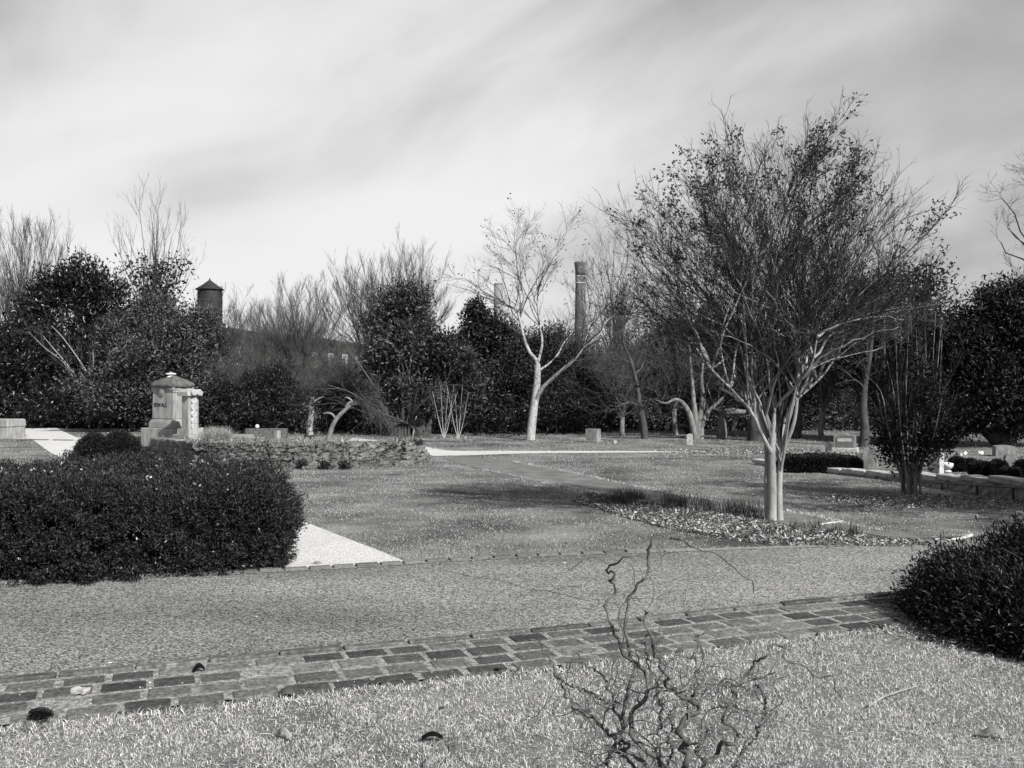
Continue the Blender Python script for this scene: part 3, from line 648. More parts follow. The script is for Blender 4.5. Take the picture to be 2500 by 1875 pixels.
iv = MB(); n = 420; sl = rng.uniform(.35, .95, n); p_ = WLs[(sl * 159).astype(int)]; pos = p_ * A([1, 1, 0]) + A([0, -.2, 0]) + rng.normal(size=(n, 3)) * .03; pos[:, 2] = ztl(pos[:, 1]) - rng.random(n) ** 2 * .6; pos = np.repeat(pos, 5, 0) + rng.normal(size=(n * 5, 3)) * .04
leaves(iv, pos, rng.normal(size=pos.shape) + A([0, -.6, .2]), .045, .03); stuff('wall_creeper', iv, M['leaf'], 'sparse dark creeper clinging to the stone retaining wall', 'creeper')

# ================================================================== far buildings
GZ = -.4
# water tower
d = 130.; c = P(512, 745, d); root = thing('water_tower', 'dark old water tank with a conical roof rising behind the trees', 'water tower', (c[0], d, GZ))
zb, zt_ = P(0, 788, d)[2], P(0, 708, d)[2]; r0 = 29 / 2400 * d
t = MB(); prof = [(r0 * .2, zb)]
for k in range(9):
    z = zb + (zt_ - zb) * k / 8; prof += [(r0, z), (r0, z + .03), (r0 + .03, z + .03), (r0 + .03, z + .08), (r0, z + .08)]
t.lathe((c[0], d, 0), prof, 32); obj('tank', t, M['tank'], root)
t = MB(); zp = P(0, 684, d)[2]; t.lathe((c[0], d, 0), [(r0 * 1.18, zt_ + .02), (r0 * 1.18, zt_ + .1), (r0 * .6, zt_ + (zp - zt_) * .52), (.12, zp), (.04, zp + .3)], 24); obj('roof', t, M['roofdark'], root)
for a in range(4):
    t = MB(); x_, y_ = c[0] + r0 * .8 * math.cos(a * 1.571 + .6), d + r0 * .8 * math.sin(a * 1.571 + .6); tubes(t, A([[(x_, y_, zb), (x_, y_, 2), (x_, y_, GZ)]], dtype=float), np.full((1, 3), .14), 6); obj('leg', t, M['iron'], root)
t = MB(); t.lathe((c[0], d, 0), [(r0 * .25, zb - 1.2), (r0 * .25, zb)], 10); t.box((c[0], d, zb - .1), (r0 * 2.1, r0 * 2.1, .18)); obj('platform', t, M['iron'], root)
t = MB(); xr = c[0] + r0 + .12
for dx in (0, .3): tubes(t, A([[(xr, d - .4 + dx, zb - 6), (xr, d - .4 + dx, zt_ + .5)]], dtype=float), np.full((1, 2), .03), 4)
for k in range(24): z = zb - 6 + k * .45; tubes(t, A([[(xr, d - .4, z), (xr, d - .1, z)]], dtype=float), np.full((1, 2), .02), 4)
tubes(t, A([[(xr, d - .4, zt_ - 1.0), (xr + .5, d - .4, zt_ + .1), (xr + .5, d - .4, zt_ + 1.0)]], dtype=float), np.full((1, 3), .03), 4); obj('ladder', t, M['iron'], root)
# brick chimney
d = 200.; c = P(1417, 800, d); root = thing('factory_chimney', 'tall dark brick chimney with a flared top and two pale bands', 'chimney', (c[0], d, GZ))
def Z(v): return P(0, v, d)[2]
k_ = d / 2400; t = MB(); t.lathe((c[0], d, 0), [(15.5 * k_, GZ), (14.6 * k_, Z(840)), (12.4 * k_, Z(694)), (12.4 * k_, Z(674))], 32); obj('shaft', t, M['chimneybrick'], root, True)
t = MB(); t.lathe((c[0], d, 0), [(12.6 * k_, Z(673)), (12.9 * k_, Z(662)), (14.2 * k_, Z(650)), (15.2 * k_, Z(644)), (15.4 * k_, Z(640)), (12 * k_, Z(640)), (11 * k_, Z(660))], 32); obj('flared_top', t, M['chimneybrick'], root, True)
for v in (674.5, 691): t = MB(); t.lathe((c[0], d, 0), [(12.6 * k_, Z(v + 1.2)), (13.3 * k_, Z(v + 1)), (13.3 * k_, Z(v - 1)), (12.6 * k_, Z(v - 1.2))], 32); obj('pale_band', t, M['band'], root)
d = 300.; c = P(1217, 800, d); k_ = d / 2400; root = thing('pale_chimney', 'plain pale chimney standing left of the banded brick one', 'chimney', (c[0], d, GZ))
t = MB(); t.lathe((c[0], d, 0), [(14 * k_, GZ), (11.8 * k_, Z(780)), (10.6 * k_, Z(695))], 32); obj('shaft', t, M['palechimney'], root, True)
t = MB(); t.lathe((c[0], d, 0), [(10.9 * k_, Z(695)), (10.9 * k_, Z(692)), (9 * k_, Z(692)), (8.6 * k_, Z(700))], 32); obj('rim', t, M['palechimney'], root, True)
# the mill
a0, a1 = P(560, 812, 120.), P(1020, 856, 190.); dirn = unit((a1 - a0)[:2]); ang = math.atan2(dirn[1], dirn[0]); Lm = np.linalg.norm((a1 - a0)[:2]); zt_ = 8.0
root = thing('brick_mill', 'long dark brick mill building with tall windows beyond the bare trees', 'building', (a0[0], a0[1], GZ))
def loc(s, o, z): return (a0[0] + dirn[0] * s - dirn[1] * o, a0[1] + dirn[1] * s + dirn[0] * o, z)
t = MB(); c = loc(Lm / 2, 10, (zt_ + GZ) / 2); t.box(c, (Lm, 20, zt_ - GZ), ang)
for k in range(14): c = loc(Lm * (k + .0) / 13, -.12, (zt_ + GZ) / 2 - .3); t.box(c, (.9, .26, zt_ - GZ - .8), ang)
obj('wall', t, M['millbrick'], root)
t = MB(); c = loc(Lm / 2, 10, zt_ + .12); t.box(c, (Lm + 1.2, 21.4, .3), ang); 
for s in (.12, .50): c = loc(Lm * s, 5, zt_ + .75); t.box(c, (7.5, 7, .55), ang, .3)
obj('roof', t, M['roofdark'], root)
for k in range(13):
    for z in (5.2, 1.6):
        t = MB(); s = Lm * (k + .5) / 13; t.box(loc(s, -.02, z), (2.0, .1, 2.3), ang)
        wdw = obj('window', t, M['band'], root); t = MB()
        for i in range(3):
            for j in range(4): t.box(loc(s - .62 + .62 * i, -.08, z - .82 + .54 * j), (.5, .04, .44), ang)
        obj('pane', t, M['glass'], wdw)

# ================================================================== the grave monument on the terrace
def fontobj(text, size, mat, parent, locw, rotz, depth=.006, align='CENTER'):
    cu = D.curves.new('txt', 'FONT'); cu.body = text; cu.size = size; cu.extrude = depth; cu.align_x = align
    o = D.objects.new('txt', cu); SC.collection.objects.link(o); dg = bpy.context.evaluated_depsgraph_get(); me = D.meshes.new_from_object(o.evaluated_get(dg))
    D.objects.remove(o); me.materials.clear(); me.materials.append(mat); ob = D.objects.new('lettering', me); SC.collection.objects.link(ob)
    ob.parent = parent; ob.location = tuple(A(locw) - A(parent.location)); ob.rotation_euler = (math.radians(90), 0, rotz); return ob
md = 29.0; k_ = md / 2400; mrot = math.radians(-33)
cu_, su_ = math.cos(mrot), math.sin(mrot)
corner = P(423, 1050, md)                       # front right corner of the body, nearest the camera
zb = float(ztl(md))
def Zm(v, d=md): return P(0, v, d)[2]
bw_, bd_ = .80, .62                              # width of the inscribed face, depth of the side
fw = 64 * k_ / cu_ ; sw = 30 * k_ / abs(su_)
cc = corner[:2] + A([-cu_, -su_]) * fw / 2 + A([-su_, cu_]) * sw / 2   # centre of the body
root = thing('grave_monument', 'largest stone grave monument with carved cap, urn and a family name, on the terrace', 'monument', (cc[0], cc[1], zb))
def mbx(mb, dx, dy, z0, z1, sx, sy, taper=1., bev=.01, c=None):
    c0 = cc if c is None else c; X = c0[0] + dx * cu_ - dy * su_; Y = c0[1] + dx * su_ + dy * cu_; mb.box((X, Y, (z0 + z1) / 2), (sx, sy, z1 - z0), mrot, taper, bev)
t = MB(); mbx(t, 0, 0, zb - .25, Zm(1046), fw + .50, sw + .50); obj('plinth', t, M['granite'], root)
t = MB(); mbx(t, 0, 0, Zm(1046) + .002, Zm(1030), fw + .20, sw + .20, .985); mbx(t, 0, 0, Zm(1030), Zm(1025.5), fw + .13, sw + .13, .97, .004); mbx(t, 0, 0, Zm(1025.5), Zm(1023), fw + .03, sw + .03, 1, 0); obj('moulded_base', t, M['granite'], root)
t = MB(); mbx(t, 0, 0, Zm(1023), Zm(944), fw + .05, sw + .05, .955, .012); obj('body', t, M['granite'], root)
t = MB(); mbx(t, 0, 0, Zm(958), Zm(945), fw + .06, sw + .045, 1.0, .004); mbx(t, -.0, 0, Zm(952), Zm(944.5), fw + .10, sw + .10, 1.0, .004); 
t2 = MB(); mbx(t2, .0, -sw / 2 - .035, Zm(962), Zm(945), .17, .07, 1.15, .02); mbx(t2, .0, -sw / 2 - .03, Zm(967), Zm(962), .1, .05, 1.3, .02); obj('bracket', t2, M['granite'], root)
obj('cornice', t, M['granite'], root)
# carved cap: soft domed hip with rounded knobs at the eaves
def softcap(c, hx, hy, z0, h, seg=48, nr=14):
    V = []; z = []
    for r in range(nr):
        f = r / (nr - 1)
        for i in range(seg):
            a = 2 * math.pi * i / seg; q = A([math.cos(a), math.sin(a)]); q = q / (np.abs(q) ** 5).sum() ** (1 / 5)
            lob = 1 + .035 * math.cos(8 * a) ** 3
            if f < .25: s = .93 + .07 * math.sin(f / .25 * math.pi / 2); zz = z0 + h * .28 * (f / .25)
            else: g2 = (f - .25) / .75; s = 1 - g2 * .84; zz = z0 + h * (.28 + .72 * g2 ** .8) + .03 * h * math.cos(8 * a) * (1 - g2)
            s *= lob if f < .6 else 1
            x, y = q[0] * hx * s, q[1] * hy * s; V.append((c[0] + x * cu_ - y * su_, c[1] + x * su_ + y * cu_, zz))
    mb = MB(); qs = []
    for r in range(nr - 1):
        for i in range(seg): j = (i + 1) % seg; qs.append((r * seg + i, r * seg + j, (r + 1) * seg + j, (r + 1) * seg + i))
    mb.add(V, qs); mb.poly.append(list(range(seg))[::-1]); mb.poly.append([(nr - 1) * seg + i for i in range(seg)]); return mb
cap = obj('carved_cap', softcap(cc, fw / 2 + .12, sw / 2 + .12, Zm(947), Zm(920) - Zm(947) + .03), M['darkstone'], root, True)
uc = (cc[0] - .05, cc[1], 0); zu = Zm(924)
t = MB(); t.lathe((uc[0], uc[1], 0), [(.06, zu - .06), (.10, zu), (.12, zu + .05), (.10, zu + .085), (.045, zu + .10), (.045, zu + .115), (.155, zu + .125), (.165, zu + .14), (.11, zu + .165), (.02, zu + .172), (.012, zu + .19)], 24); obj('urn', t, M['marble'], root, True)
fp = cc + A([su_, -cu_]) * (sw / 2 + .012) + A([-cu_, -su_]) * .02
fontobj('SEWALL', .17, M['core'], root, (fp[0] - .08 * cu_, fp[1] - .08 * su_, Zm(994)), mrot, .014)
# the shorter scroll-sided pedestal in front
pd_ = 27.6; k2 = pd_ / 2400
def Zp(v): return P(0, v, pd_)[2]
pc0 = P(460, 1050, pd_)[:2]; pw, ps = 21 * k2 / cu_, 17 * k2 / abs(su_)
pc = pc0 + A([-cu_, -su_]) * pw / 2 + A([-su_, cu_]) * ps / 2; zp0 = float(ztl(pd_))
root = thing('scroll_pedestal', 'narrow stone pedestal with stacked round discs down its side, in front of the large monument', 'pedestal', (pc[0], pc[1], zp0))
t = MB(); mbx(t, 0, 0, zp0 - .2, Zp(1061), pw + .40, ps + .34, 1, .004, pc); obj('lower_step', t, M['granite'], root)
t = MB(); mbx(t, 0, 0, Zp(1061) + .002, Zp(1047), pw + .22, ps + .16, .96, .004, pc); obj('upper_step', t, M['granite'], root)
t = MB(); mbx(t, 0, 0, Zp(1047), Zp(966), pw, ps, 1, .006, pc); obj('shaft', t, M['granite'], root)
def disc(cx0, z, r, ln, mb):     # short cylinder whose round end faces the side
    ax = A([cu_, su_, 0]); e1 = A([-su_, cu_, 0]); e2 = A([0, 0, 1]); c = A([cx0[0], cx0[1], z]); V = []; sg = 28
    prof = [(r, 0), (r, ln - .012), (r - .010, ln), (r * .45, ln), (r * .40, ln - .008), (r * .2, ln - .008), (r * .15, ln + .004), (.001, ln + .006)]
    for rr, l in prof:
        for i in range(sg): a = 2 * math.pi * i / sg; V.append(c + ax * l + e1 * rr * math.cos(a) + e2 * rr * math.sin(a))
    q = []
    for r_i in range(len(prof) - 1):
        for i in range(sg): j = (i + 1) % sg; q.append((r_i * sg + i, r_i * sg + j, (r_i + 1) * sg + j, (r_i + 1) * sg + i))
    mb.add(V, q)
sidec = pc + A([cu_, su_]) * (pw / 2 - .01)
for v in (978.5, 994.6, 1011, 1027.5, 1041.5):
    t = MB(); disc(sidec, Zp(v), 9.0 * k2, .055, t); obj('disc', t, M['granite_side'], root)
t = MB(); mbx(t, -.02, 0, Zp(967), Zp(956), pw + .16, ps + .16, 1.06, .008, pc)
for o in (-.085, .085):
    c2 = pc + A([-su_, cu_]) * o - A([cu_, su_]) * (pw / 2 + .10); disc(c2, Zp(958), .088, pw + .26, t)
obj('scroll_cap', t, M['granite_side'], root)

# ================================================================== the other stones
def slab(name, label, u, vb, vt, wpx, th, rot, mat, top='flat', gfun=G, base=None, lean=0, side=None, group=None, rise=.12):
    p = gfun(u, vb); d = p[1]; w_ = wpx / 2400 * d / max(math.cos(rot), .5); h = (vb - vt) / 2400 * d
    root = thing(name, label, 'gravestone', p, group); hw = w_ / 2
    if top == 'round': a = np.linspace(0, math.pi, 13); o = [(-hw, -.15), (hw, -.15)] + [(hw * math.cos(x), h - hw * .6 + hw * .6 * math.sin(x)) for x in a]
    elif top == 'arch': a = np.linspace(-1, 1, 11); o = [(-hw, -.15), (hw, -.15)] + [(-hw * x, h - rise * w_ * x * x) for x in a]
    elif top == 'shoulder': o = [(-hw, -.15), (hw, -.15), (hw, h * .70), (hw * .72, h * .86), (hw * .45, h * .98), (-hw * .45, h), (-hw * .78, h * .93), (-hw, h * .80)]
    else: o = [(-hw, -.15), (hw, -.15), (hw, h), (-hw, h)]
    t = MB(); t.prism(o, -th / 2, th / 2, p, rot); ob = obj('tablet', t, mat, root)
    if base: t = MB(); t.box((p[0], p[1], p[2] + base / 2 - .04), (w_ * 1.22, th * 1.6, base + .08), rot, 1, .01); obj('base', t, mat, root)
    return root, p, w_, h
R_ = -.42
slab('gravestone', 'grey streaked upright gravestone left of the leafy multi-stem shrub', 2126, 1152, 1091, 28, .16, R_, M['grave'], 'arch', GR)
slab('gravestone', 'grey streaked upright gravestone standing among round clipped bushes at the right', 2469, 1154, 1109, 32, .14, -.15, M['grave'], 'shoulder', GR)
slab('gravestone', 'wide low grey gravestone under the dark evergreen at the far right', 2451, 1114, 1087, 44, .35, -.2, M['grave'], 'arch', GR, rise=.05)
slab('gravestone', 'tall pale gravestone half hidden behind the leafy shrub, above the stone bowl', 2284, 1156, 1100, 18, .15, -1.0, M['granite_side'], 'flat', GR)
slab('gravestone', 'small dark rounded gravestone left of the panelled one', 2023, 1103, 1078, 15, .15, R_, M['darkstone'], 'round', GR)
slab('gravestone', 'tiny pale marker left of the small dark gravestone', 2009, 1101, 1091, 8, .12, R_, M['granite'], 'flat', GR)
slab('gravestone', 'small round-topped white gravestone before the gnarled tree trunks', 1684, 1086, 1059, 13, .10, -.3, M['granite_side'], 'round')
slab('gravestone', 'low block gravestone at the edge of the dark evergreens, right of the pale trunk', 1448, 1080, 1047, 26, .35, -.5, M['grave'], 'flat', base=.08)
slab('gravestone', 'tiny white marker right of the low block gravestone', 1502, 1082, 1075, 7, .08, 0, M['granite_side'], 'flat')
slab('gravestone', 'low pale gravestone with sloping shoulders behind the dry grass clump', 515, 1056, 1026, 28, .22, -.35, M['granite_side'], 'shoulder', GT)
slab('gravestone', 'short square stone post on the terrace right of the dry grass clump', 677, 1069, 1048, 10, .16, -.5, M['granite'], 'flat', GT)
slab('gravestone', 'low dark slab lying on the terrace beyond the dry grass clump', 590, 1067, 1059, 48, .5, -.2, M['granite'], 'flat', GT)
t = MB(); p = GT(628, 1062); root = thing('stone_ball', 'small white stone ball on a low dark block at the back of the terrace', 'ornament', p)
h = (1062 - 1034) / 2400 * p[1]; t.lathe((p[0], p[1], p[2]), [(.01, h - .07)] + [(.075 * math.sin(a), h - .075 * math.cos(a)) for a in np.linspace(.3, 3.0, 9)], 16); obj('ball', t, M['marble'], root, True)
t = MB(); t.box((p[0] + .35, p[1], p[2] + (h - .07) / 2), (1.5, .3, h - .08), 0, 1, .01); obj('block', t, M['darkstone'], root)
t = MB(); p = G(4, 1072); root = thing('stone_block', 'large square stone pier cut off by the left edge of the view', 'pier', p); h = (1072 - 1024) / 2400 * p[1]
t.box((p[0] - .2, p[1] + .5, p[2] + h * .3), (1.2, 1.0, h * .62), -.2, 1, .02); obj('base', t, M['granite'], root); t = MB(); t.box((p[0] - .2, p[1] + .5, p[2] + h * .8), (1.25, 1.05, h * .4), -.2, .97, .03); obj('top', t, M['granite'], root)
# panelled family stone
p = GR(2063, 1098); d = p[1]; k3 = d / 2400; rt = -.40
root = thing('panelled_gravestone', 'broad grey family gravestone with a dark polished panel and a name band', 'gravestone', p); w_ = 46 * k3 / math.cos(rt); h = 40 * k3
t = MB(); a = np.linspace(-1, 1, 9); t.prism([(-w_ / 2, -.1), (w_ / 2, -.1)] + [(-w_ / 2 * x, h - .10 * w_ * abs(x)) for x in a], -.2, .2, p, rt); obj('tablet', t, M['grave'], root)
t = MB(); pf = (p[0] + math.sin(rt) * .203, p[1] - math.cos(rt) * .203, p[2]); t.prism([(-w_ * .40, .06), (w_ * .40, .06), (w_ * .36, h * .78)] + [(w_ * .36 * math.cos(x), h * .78 + h * .12 * math.sin(x)) for x in np.linspace(0.3, 2.8, 7)] + [(-w_ * .36, h * .78)], -.012, .004, pf, rt); obj('polished_panel', t, M['polished'], root)
t = MB(); pf2 = (p[0] + math.sin(rt) * .218, p[1] - math.cos(rt) * .218, p[2]); t.prism([(-w_ * .33, h * .52), (w_ * .33, h * .52), (w_ * .33, h * .72), (-w_ * .33, h * .72)], -.004, .004, pf2, rt); obj('name_band', t, M['granite_side'], root)
t = MB(); t.box((p[0], p[1], p[2] - .0), (w_ * 1.22, .62, .14), rt, 1, .01); obj('base', t, M['granite_side'], root)
# stone bowl
p = GR(2313, 1152); k3 = p[1] / 2400; root = thing('stone_bowl', 'pale shallow stone bowl on a short foot beside the leafy shrub', 'bowl', p); t = MB()
t.lathe((p[0], p[1], p[2]), [(.10, 0), (.09, .03), (.05, .06), (.10, 8 * k3), (15 * k3, 14 * k3), (17 * k3, 19 * k3), (15 * k3, 22 * k3), (4 * k3, 23.5 * k3)], 24); obj('bowl', t, M['marble'], root, True)
# paper pinwheel flags
for i, (u, v, lab) in enumerate([(2347, 1109, 'leftmost little white diamond flag beyond the round bushes'), (2357, 1106, 'second little white diamond flag from the left, larger and face-on'), (2391, 1104, 'third little white diamond flag from the left, narrow and turned'), (2397, 1105, 'rightmost little white diamond flag, in front of the low wide gravestone')]):
    p = GR(u, v + 13); k3 = p[1] / 2400; root = thing('diamond_flag', lab, 'flag', p, 'little white diamond flags on the grass'); h = 13 * k3; t = MB()
    tubes(t, A([[(p[0], p[1], p[2] - .02), (p[0], p[1], p[2] + h)]], dtype=float), np.full((1, 2), .004), 4); obj('stick', t, M['iron'], root)
    s = 5 * k3; sx = s * (.95 if i in (1, 3) else .6); t = MB(); t.prism([(0, -s), (sx, 0), (0, s), (-sx, 0)], -.003, .003, (p[0], p[1] - .008, p[2] + h), .1 if i % 2 else -.5); obj('flag', t, M['white'], root)

# ================================================================== bushes
# big juniper hedge, front left
ha = G(-260, 1445); hb = G(696, 1402); hc = (ha + hb) / 2; hw_ = np.linalg.norm((hb - ha)[:2]) / 2; hr = math.atan2(hb[1] - ha[1], hb[0] - ha[0]); hd = 1.22; hcen = hc + A([-math.sin(hr), math.cos(hr), 0]) * hd
def hedge_sticks(root):
    for u, v in ((545, 1183), (275, 1250), (130, 1330), (430, 1225)):
        t = MB()
        p = P(u, v, 9.4); tubes(t, smooth_path([p, p + A([.08, 0, .02]), p + A([.15, -.02, .05])], 6)[None], np.full((1, 6), .004), 4); obj('bare_stick', t, M['bark_white'], root)
bush('juniper_hedge', 'large dark juniper hedge filling the left foreground beside the road', 'hedge', (hcen[0], hcen[1], 0), (hw_, hd, .81), 5200, .034, .012, M['juniper'], hr, 85, .030, .15, .9, pw=7, fr=1.5, extra=hedge_sticks, inner=.90)
n = 260; li = MB(); 
for _ in range(n):
    p, nn = boxpts(1, (hw_, hd, .86)); q = rot2(p, hr)[0] + A([hcen[0], hcen[1], .0]) + rot2(nn, hr)[0] * .06
    leaves(li, q[None] + .01 * rng.normal(size=(2, 3)), rng.normal(size=(2, 3)), rng.uniform(.02, .05, 2), .018)
stuff('leaves_caught_in_hedge', li, M['litter'], 'pale dead leaves caught in the big juniper hedge', 'leaf litter')
p = G(222, 1147); bush('boxwood_bush', 'clipped box bush directly behind the big juniper hedge', 'bush', (p[0], p[1] + .1, p[2]), (.42, .42, 78 / 2400 * p[1]), 5200, .045, .022, M['box'], .1, 6, .03, .06, 1.2, fr=2.)
p2 = G(290, 1146); bush('boxwood_bush', 'clipped box bush touching the gravel path, right of its twin', 'bush', (p2[0], p2[1], p2[2]), (.50, .48, 84 / 2400 * p2[1]), 6000, .045, .022, M['box'], .1, 6, .03, .06, 1.2, fr=2.)
# azalea, front right
def az_sticks(root):
    t = MB(); c = A([4.2, 6.9, .02]); F = c[None] + rng.normal(size=(60, 3)) * A([.15, .15, .0]); d = rng.normal(size=(60, 3)); d = unit(d) * A([.85, .7, .1]); d[:, 2] = rng.uniform(.35, .60, 60); e = F + d
    Ls = [([F[i], F[i] + d[i] * A([.45, .45, .6]), e[i]], .007, .002) for i in range(60)]; P_, R_2 = limbs(Ls, 8); tubes(t, P_, R_2, 4); tw = spawn((P_, R_2), 5, .3, (20, 50), .2, 5, .12); tubes(t, *tw, 3); obj('stems', t, M['twig'], root)
bush('azalea_bush', 'sprawling dark azalea bush in the right foreground', 'bush', (4.12, 6.9, 0), (1.22, .95, .62), 15000, .042, .014, M['leaf_dark'], .1, 6, .045, .16, .8, fr=2.2, extra=az_sticks, inner=.72)
bush('azalea_bush', 'lower front spread of azalea at the right edge of the view', 'bush', (4.05, 6.15, 0), (.95, .55, .40), 7000, .042, .014, M['leaf_dark'], .1, 6, .045, .12, .8, fr=2.2, inner=.72)
# clipped bushes on the right bank
lab = ['round clipped bush furthest left, directly right of the stone bowl', 'round clipped bush second from the left in the row by the stone bowl', 'widest round clipped bush near the middle of the kerb wall row', 'round clipped bush touching the left side of the streaked gravestone', 'low clipped bush in front of the streaked gravestone', 'round clipped bush cut off by the right edge']
for (u, vb, ru, hgt), l in zip([(2335, 1152, 15, 33), (2366, 1152, 15, 28), (2393, 1169, 23, 38), (2436, 1170, 19, 42), (2466, 1172, 20, 26), (2500, 1170, 20, 42)], lab):
    p = GR(u, vb); k3 = p[1] / 2400; bush('clipped_bush', l, 'bush', p, (ru * k3 * .86, ru * k3 * .86, hgt * k3), 1500, .035, .018, M['box'], 0, 5, .012, .02, 1.2, fr=5, group='clipped bushes behind the stone kerb wall', pw=True)
p = GR(2016, 1150); k3 = p[1] / 2400; bush('clipped_hedge', 'low clipped dark hedge along the stone kerb wall left of the leafy shrub', 'hedge', (p[0], p[1] + .4, p[2]), (98 * k3, .42, 33 * k3), 9000, .04, .02, M['box'], -.12, 5, .012, .03, 1.2, pw=True, fr=3)
# ornamental grass
p = GT(528, 1076); root = thing('ornamental_grass', 'rounded clump of pale dry grass right of the scroll pedestal', 'plant', p); n = 2600; k3 = p[1] / 2400
t = MB(); dr = rng.normal(size=(n, 3)) * .55; dr[:, 2] = np.abs(dr[:, 2]) * .7 + .55; base_ = A(p) + rng.normal(size=(n, 3)) * A([.14, .14, 0]); blades(t, base_, dr, rng.uniform(.30, .50, n), .008, .7); obj('blades', t, M['pampas'], root)
t = MB(); domecore(t, p, (.26, .26, .26), 0, .9, 14, 2.); obj('dark_filler', t, M['core'], root)  # solid near-black dome, same filler as inside the bushes
# reeds and iris clumps on the planting bed
def clump(name, label, u, v, n, h, w_, mat, group, sp=.22):
    p = G(u, v); root = thing(name, label, 'plant', p, group); t = MB(); dr = rng.normal(size=(n, 3)) * sp; dr[:, 2] = 1; blades(t, A(p) + rng.normal(size=(n, 3)) * A([w_, w_, 0]), dr, rng.uniform(.55, 1.1, n) * h, .007, .35); obj('blades', t, mat, root)
for i in range(20):
    u = rng.uniform(1500, 1860); clump('green_reeds', 'thin upright green reeds in the row behind the planting bed', u, 1228 + (u - 1535) * .10 + rng.uniform(-9, 9), 70, .24, .09, M['reed'], 'upright green reeds behind the planting bed')
for i in range(24):
    u = rng.uniform(1470, 2120); clump('iris_clump', 'small spiky green clump growing in the leaf litter of the bed', u, 1235 + (u - 1470) * .125 + rng.uniform(-10, 24), 36, .17, .05, M['reed'], 'small spiky clumps in the planting bed', .45)
clump('iris_clump', 'dark spiky clump at the left end of the planting bed', 1510, 1236, 110, .26, .11, M['reed'], None, .5)
clump('iris_clump', 'tall thin clump by the turned-up edging strip', 2085, 1312, 26, .26, .08, M['twig'], None, .15)
for i, (u, v) in enumerate([(735, 1144), (792, 1146), (842, 1146)]):
    p = G(u, v); bush('weedy_plant', 'small leafy weed growing at the foot of the stone retaining wall', 'plant', p, (.10, .09, .14), 50, .06, .03, M['leaf'], 0, 4, .03, .03, .8, group='weeds at the foot of the retaining wall')

# ================================================================== trees
def tree(name, label, cat, base, trunk=None, twigs=None, foliage=None, tm='bark_mid', wm='twig', fm='leaf', group=None, extra=None, sides=(8, 3)):
    """trunk: list of (pts(N,K,3), rad) sets; twigs the same; foliage a MB"""
    root = thing(name, label, cat, base, group)
    if trunk:
        t = MB(); [tubes(t, a, b, sides[0]) for a, b in trunk]; obj('trunk', t, M[tm], root, True)
    if twigs:
        t = MB(); [tubes(t, a, b, sides[1] + (2 if i_ == 0 else 0)) for i_, (a, b) in enumerate(twigs)]; obj('crown', t, M[wm], root)
    if foliage: obj('foliage', foliage, M[fm], root)
    if extra: extra(root)
    return root
def W3(u, v, d, dd=0): return P(u, v, d + dd)
# ---- the crape myrtle -------------------------------------------------
b0 = G(1888, 1271); d0 = b0[1]
def q3(u, v, dd=0): return P(u, v, d0 + dd)
st = [([q3(1884, 1278), q3(1885, 1250), q3(1886, 1180), q3(1884, 1105), q3(1890, 1040), q3(1892, 990), q3(1886, 930)], .070, .026),
      ([q3(1904, 1276, .02), q3(1903, 1240, .02), q3(1903, 1180, .03), q3(1906, 1120, .05), q3(1903, 1060, .08), q3(1905, 1000, .1), q3(1900, 930, .2)], .052, .020),
      ([q3(1875, 1262, .22), q3(1872, 1200, .2), q3(1873, 1120, .18), q3(1868, 1060, .1), q3(1850, 990, 0), q3(1830, 930, -.1), q3(1815, 870, -.2)], .045, .018),
      ([q3(1884, 1108, -.01), q3(1874, 1088, -.05), q3(1857, 1055, -.1), q3(1836, 1008, -.2), q3(1790, 955, -.35), q3(1740, 905, -.5), q3(1700, 850, -.6)], .034, .009),
      ([q3(1907, 1118, .05), q3(1918, 1085, 0), q3(1936, 1040, -.1), q3(1945, 990, -.1), q3(1945, 940, -.1), q3(1948, 890, -.1), q3(1940, 830, -.1)], .034, .012),
      ([q3(1893, 1000), q3(1905, 980, -.1), q3(1935, 950, -.3), q3(1965, 915, -.5), q3(1985, 880, -.6), q3(1993, 830, -.7), q3(2010, 760, -.8)], .026, .008),
      ([q3(1872, 1090, .18), q3(1862, 1040, .25), q3(1858, 980, .3), q3(1852, 930, .4), q3(1848, 860, .5), q3(1850, 800, .6), q3(1840, 740, .7)], .032, .012),
      ([q3(1904, 1070, .08), q3(1920, 1020, .25), q3(1945, 975, .45), q3(1985, 940, .65), q3(2030, 890, .8), q3(2060, 830, .9), q3(2090, 760, 1.)], .030, .008)]
ST = limbs(st, 14)
tips = [ST[0][i % 8][j] for i, j in zip(range(48), (12, 9, 7, 11, 8, 6, 10, 7, 9, 5) * 5)]
env = (q3(1885, 700), (385 / 2400 * d0, 2.0, 368 / 2400 * d0))
VL = vase_limbs(None, env, 108, .020, .38, .024, 14, low=-.50, r1=.25, bottom=tips)
l1 = spawn(ST, 8, 1.7, (10, 28), .25, 9, .07, .5, 1., .5, upstep=.04)
l2 = spawn(VL, 11, .85, (12, 36), .24, 8, .085, .38, 1., .6, upstep=.03, rmin=.0045, fall=.2)
l3 = spawn(l2, 6, .36, (15, 45), .18, 5, .10, .2, 1, .65, rmin=.0032, fall=.2)
l4 = spawn(l3, 2, .20, (20, 60), .15, 4, .08, .3, 1, .7, rmin=.002)
l1b = spawn(l1, 5, .45, (14, 38), .2, 5, .08, .3, 1, .6, rmin=.0026)
top = spawn(VL, 3, .45, (6, 26), .3, 7, .06, .92, 1., .5, rmin=.003, upstep=.05)   # long shoots above the crown
sf = MB(); e = np.concatenate([top[0][:, -1], l2[0][::3, -1], l3[0][::16, -1]]); k = rng.random(len(e)) < .6 + .5 * (e[:, 2] > 3.9) + .3 * (np.abs(e[:, 0] - b0[0]) > 1.7)
